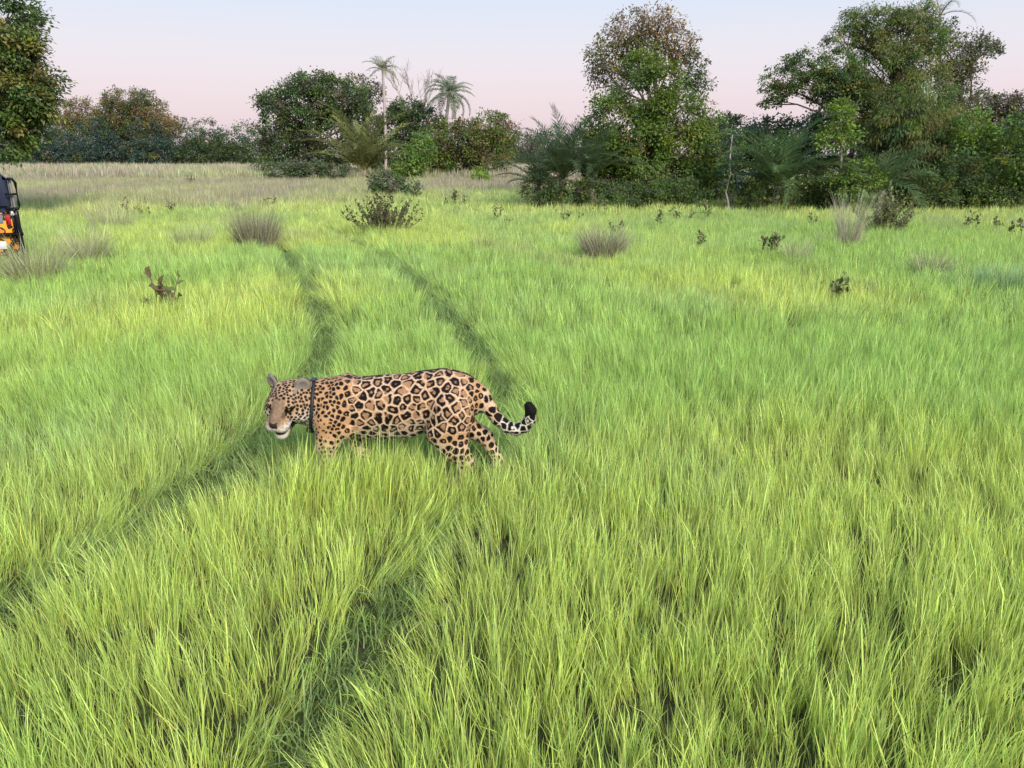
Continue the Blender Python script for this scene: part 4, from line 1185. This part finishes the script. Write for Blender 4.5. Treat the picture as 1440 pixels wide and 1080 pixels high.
    root = thing('jaguar', 'spotted jaguar with a black collar walking through tall green grass', 'jaguar', base)
    root.scale = (JS, JS, JS)
    link('body', raw_mesh('jaguar_body', V, Q, m, C, True), root)
    # short fur lying back along the body, one mesh
    nh = 110000
    fa = np.linalg.norm(fn, axis=1); ii = g.choice(len(Q), nh, p=fa / fa.sum())
    bw = g.dirichlet((1, 1, 1, 1), nh)
    P0 = sum(V[Q[ii, k]] * bw[:, k:k + 1] for k in range(4)); N0 = NV[Q[ii, 0]]; C0 = C[Q[ii, 0]]
    flow = np.tile(np.array([1.0, 0, -.35]), (nh, 1)) + g.normal(0, .28, (nh, 3))
    fh_ = (head[Q[ii, 0]] > .5); flow[fh_] = -fw + np.array([0, 0, -.25]) + g.normal(0, .3, (fh_.sum(), 3))
    fl_ = (z[Q[ii, 0]] < .3); flow[fl_] = np.array([.15, 0, -1.0]) + g.normal(0, .25, (fl_.sum(), 3))
    flow -= N0 * (flow * N0).sum(1)[:, None]; flow /= np.linalg.norm(flow, axis=1)[:, None] + 1e-9
    ln = g.uniform(.006, .013, nh) * np.where(fh_, .55, 1) * (1 + .6 * sstep(-.2, -.8, N0[:, 2]))
    tip = P0 + (flow * .93 + N0 * .38) * ln[:, None]
    sd = np.cross(flow, N0) * .0011
    HV = np.stack([P0 - sd - N0 * .001, P0 + sd - N0 * .001, tip], 1).reshape(-1, 3)
    HT = np.arange(nh * 3).reshape(-1, 3)
    link('fur', raw_mesh('jaguar_fur', HV, HT, m, np.repeat(C0 * g.uniform(.75, 1.12, nh)[:, None], 3, 0)), root)
    # eyes
    em = mat('jaguar_eye', (.32, .20, .05), .15, spec=.6); pm = mat('jaguar_pupil', (.005, .005, .005), .1, spec=.6)
    for sgn in (-1, 1):
        def ball(nm, c, r, mt, par):
            th = np.linspace(0, math.pi, 9); ph = np.linspace(0, 2 * math.pi, 13)[:-1]
            P = np.array([[math.sin(t) * math.cos(p), math.sin(t) * math.sin(p), math.cos(t)] for t in th for p in ph]) * r + c
            q = [(i * 12 + j, i * 12 + (j + 1) % 12, (i + 1) * 12 + (j + 1) % 12, (i + 1) * 12 + j) for i in range(8) for j in range(12)]
            return link(nm, raw_mesh(nm, P, np.array(q), mt, None, True), par)
        ey = ball('eye', hp(.092, sgn * .044, .026), .0125, em, root)
        ball('pupil', hp(.1035, sgn * .0445, .0262), .0035, pm, ey)
    # collar: follows the neck's own surface
    cc = np.array([-.472, -.028, .542]); ca = np.array([.93, .18, -.12]); ca /= np.linalg.norm(ca)
    e1 = np.cross(ca, [0, 0, 1.0]); e1 /= np.linalg.norm(e1); e2 = np.cross(ca, e1)
    def surf(c, d):
        t = np.arange(.02, .24, .002); P = c + t[:, None] * d
        J = np.clip(((P - lo) / hstep).round().astype(int), 0, np.array([nx, ny, nz]) - 1)
        f = F[J[:, 0], J[:, 1], J[:, 2]]; k = np.argmax(f > 0)
        return t[k] if f[k] > 0 else .15
    nth = 56; th = np.arange(nth) / nth * 2 * math.pi
    rows = []
    for off in (-.011, .011):
        rr = np.array([surf(cc + ca * off, math.cos(t) * e1 + math.sin(t) * e2) for t in th])
        for _ in range(4): rr = (np.roll(rr, 1) + rr + np.roll(rr, -1)) / 3
        for ex in (.002, .006):
            rows.append(cc + ca * off + ((rr + ex)[:, None] * (np.cos(th)[:, None] * e1 + np.sin(th)[:, None] * e2)))
    CV = np.vstack([rows[0], rows[1], rows[3], rows[2]]); j = np.arange(nth); jn = (j + 1) % nth
    CQ = np.vstack([np.stack([k * nth + j, k * nth + jn, ((k + 1) % 4) * nth + jn, ((k + 1) % 4) * nth + j], 1) for k in range(4)])
    cm = mat('collar_strap', (.018, .018, .020), .55, spec=.4, noise=.3, scale=60)
    col_o = link('collar', raw_mesh('collar', CV, CQ, cm, None, True), root)
    i_low = int(np.argmin(rows[1][:, 2])); i_top = int(np.argmax(rows[1][:, 2]))
    mb = MB(); mb.box(rows[3][i_low] * .5 + rows[1][i_low] * .5 + np.array([0, -.01, -.016]), (.060, .046, .036), .010)
    link('battery_case', mb.mesh('battery_case', cm), col_o)
    mb = MB(); mb.box(rows[3][i_top] * .5 + rows[1][i_top] * .5 + np.array([0, -.005, .006]), (.040, .044, .012), .005)
    link('antenna_case', mb.mesh('antenna_case', mat('collar_blue', (.035, .05, .085), .4, noise=.2)), col_o)
    return root
if 'jaguar' not in SKIP:
    build_jaguar()

# ------------------------------------------------------------------ safari vehicle at the left edge
def build_vehicle():
    c = ground(36, 376); c = np.array([c[0], c[1], 0.0])                         # rear right corner of the tub on the ground
    rz = R(33)
    root = thing('safari_vehicle', 'open safari vehicle painted orange with black jaguar spots', 'vehicle', c, rz=rz)
    # local frame: x = 0 at the tail, the vehicle runs to -x; y from 0 (side towards us) to 1.75
    pm = bpy.data.materials.new('spotted_paint'); pm.use_nodes = True
    n = pm.node_tree; b = n.nodes['Principled BSDF']; b.inputs['Roughness'].default_value = .35
    tc = n.nodes.new('ShaderNodeTexCoord'); vo = n.nodes.new('ShaderNodeTexVoronoi'); vo.feature = 'F1'; vo.inputs['Scale'].default_value = 7.5
    no = n.nodes.new('ShaderNodeTexNoise'); no.inputs['Scale'].default_value = 9
    mixv = n.nodes.new('ShaderNodeMix'); mixv.data_type = 'VECTOR'; mixv.inputs['Factor'].default_value = .12
    n.links.new(tc.outputs['Object'], no.inputs['Vector']); n.links.new(tc.outputs['Object'], mixv.inputs['A']); n.links.new(no.outputs['Color'], mixv.inputs['B'])
    n.links.new(mixv.outputs['Result'], vo.inputs['Vector'])
    rp = n.nodes.new('ShaderNodeValToRGB'); rp.color_ramp.interpolation = 'CONSTANT'
    el = rp.color_ramp.elements
    el[0].position = 0; el[0].color = (.62, .22, .02, 1); el[1].position = .36; el[1].color = (.012, .010, .008, 1)
    q = el.new(.56); q.color = (.80, .34, .025, 1)
    n.links.new(vo.outputs['Distance'], rp.inputs[0]); n.links.new(rp.outputs[0], b.inputs['Base Color'])
    blk = mat('black_steel', (.015, .015, .017), .4, .6, noise=.3, scale=30)
    rub = mat('tyre_rubber', (.02, .02, .02), .85, noise=.3, scale=40, bump=.4)
    nav = mat('navy_canvas', (.022, .030, .060), .75, noise=.35, scale=14, bump=.3)
    gry = mat('grey_edging', (.22, .21, .21), .7, noise=.2)
    whi = mat('white_plate', (.75, .76, .78), .4, noise=.1)
    red = mat('red_lens', (.45, .03, .03), .2, spec=.6)
    glass = mat('dark_window', (.16, .19, .23), .08, spec=.8)
    def part(nm, mb, m, par=root, smooth=False, **k):
        return link(nm, mb.mesh(nm, m, smooth), par, **k)
    mb = MB(); mb.box((-1.0, .875, .64), (2.0, 1.75, .76), .05); part('tub', mb, pm)
    mb = MB(); mb.box((-2.75, .875, .72), (1.5, 1.75, .90), .06); part('cab', mb, pm)
    mb = MB(); mb.box((-3.85, .875, .72), (1.0, 1.70, .62), .08); part('hood', mb, pm)
    mb = MB(); mb.box((-1.9, .875, .33), (3.9, .9, .16), .02); part('chassis', mb, blk)
    for wx in (-.85, -3.7):
        for wy in (.13, 1.62):
            hub = link('wheel', None, root, loc=(wx, wy, .36)); hub.empty_display_size = .1
            hub2 = MB()
            th = np.linspace(0, 2 * math.pi, 29)[:-1]
            prof = [(-.11, .22), (-.115, .33), (-.08, .365), (.08, .365), (.115, .33), (.11, .22)]
            P = np.array([[r * math.cos(t), yy, r * math.sin(t)] for (yy, r) in prof for t in th])
            qd = [(i * 28 + j, i * 28 + (j + 1) % 28, (i + 1) * 28 + (j + 1) % 28, (i + 1) * 28 + j) for i in range(5) for j in range(28)]
            hub2.add(P, qd); link('tyre', hub2.mesh('tyre', rub, True), hub)
            rm = MB(); rm.tube([(0, -.09, 0), (0, -.05, 0), (0, .09, 0)], [.20, .225, .225], 20); link('rim', rm.mesh('rim', gry), hub)
    # arches
    mb = MB()
    for yy in (-.03,):
        A = [(-.85 + .46 * math.cos(t), yy, .40 + .46 * math.sin(t)) for t in np.linspace(0, math.pi, 13)]
        mb.tube(A, .035, 6)
    part('wheel_arch', mb, blk, smooth=True)
    # tail: bumper bar, strut, plate, lamp, window
    mb = MB(); mb.tube([(-2.0, -.06, .62), (.04, -.06, .62), (.04, 1.80, .62)], .035, 8); part('side_rail', mb, blk, smooth=True)
    mb = MB(); mb.tube([(-.06, -.045, .60), (-.30, -.045, .16)], .026, 7); part('strut', mb, blk, smooth=True)
    mb = MB(); mb.tube([(-.06, -.045, .60), (-.06, -.045, 1.02)], .02, 7); part('strut', mb, blk, smooth=True)
    mb = MB(); mb.box((-.38, -.008, .43), (.30, .02, .14), .004); part('number_plate', mb, whi)
    mb = MB(); mb.box((-.40, -.004, .90), (.36, .02, .16), .03); part('window', mb, glass)
    mb = MB(); mb.box((-.14, -.012, .88), (.08, .03, .18), .01); part('tail_lamp', mb, red)
    mb = MB(); mb.box((0, -.02, .62), (.09, .10, .86), .02); part('corner_post', mb, blk)
    mb = MB(); mb.box((-.03, -.055, 1.00), (.10, .03, .07), .01); part('side_lamp', mb, whi)
    # bench backs
    for k, xo in enumerate((-.03, -1.0, -1.85)):
        s = link('seat_back', None, root, loc=(xo, .87, 1.04)); s.empty_display_size = .1
        mm = MB(); mm.box((-.18, 0, .32), (.34, 1.70, .62), .08); link('canvas', mm.mesh('canvas', nav), s)
        mm = MB(); mm.box((.015, -.80, .32), (.06, .12, .58), .02); link('edging', mm.mesh('edging', gry), s)
        mm = MB(); mm.box((-.30, 0, -.02), (.50, 1.66, .12), .04); link('cushion', mm.mesh('cushion', nav), s)
    # grab rail at the tail
    mb = MB(); mb.tube([(-.16, -.05, 1.08), (.05, -.05, 1.08), (.07, -.05, 1.14), (.07, -.05, 1.54), (.03, -.05, 1.61), (-.05, -.05, 1.61)], .026, 8)
    mb.tube([(-.12, -.05, 1.34), (.07, -.05, 1.34)], .02, 7); mb.tube([(-.02, -.05, 1.0), (-.02, -.05, 1.09)], .03, 7)
    part('grab_rail', mb, blk, smooth=True)
    # windscreen frame
    mb = MB(); mb.tube([(-3.42, .06, 1.10), (-3.30, .08, 1.62), (-3.30, 1.67, 1.62), (-3.42, 1.69, 1.10)], .025, 7); part('windscreen_frame', mb, blk, smooth=True)
    mb = MB(); mb.box((-3.36, .875, 1.37), (.015, 1.54, .46), .003); part('windscreen', mb, glass)
    mb = MB(); mb.tube([(-.22, -.07, 1.08), (-.36, -.07, 1.48)], .006, 5); part('aerial', mb, blk)
    return root
if 'vehicle' not in SKIP:
    build_vehicle()
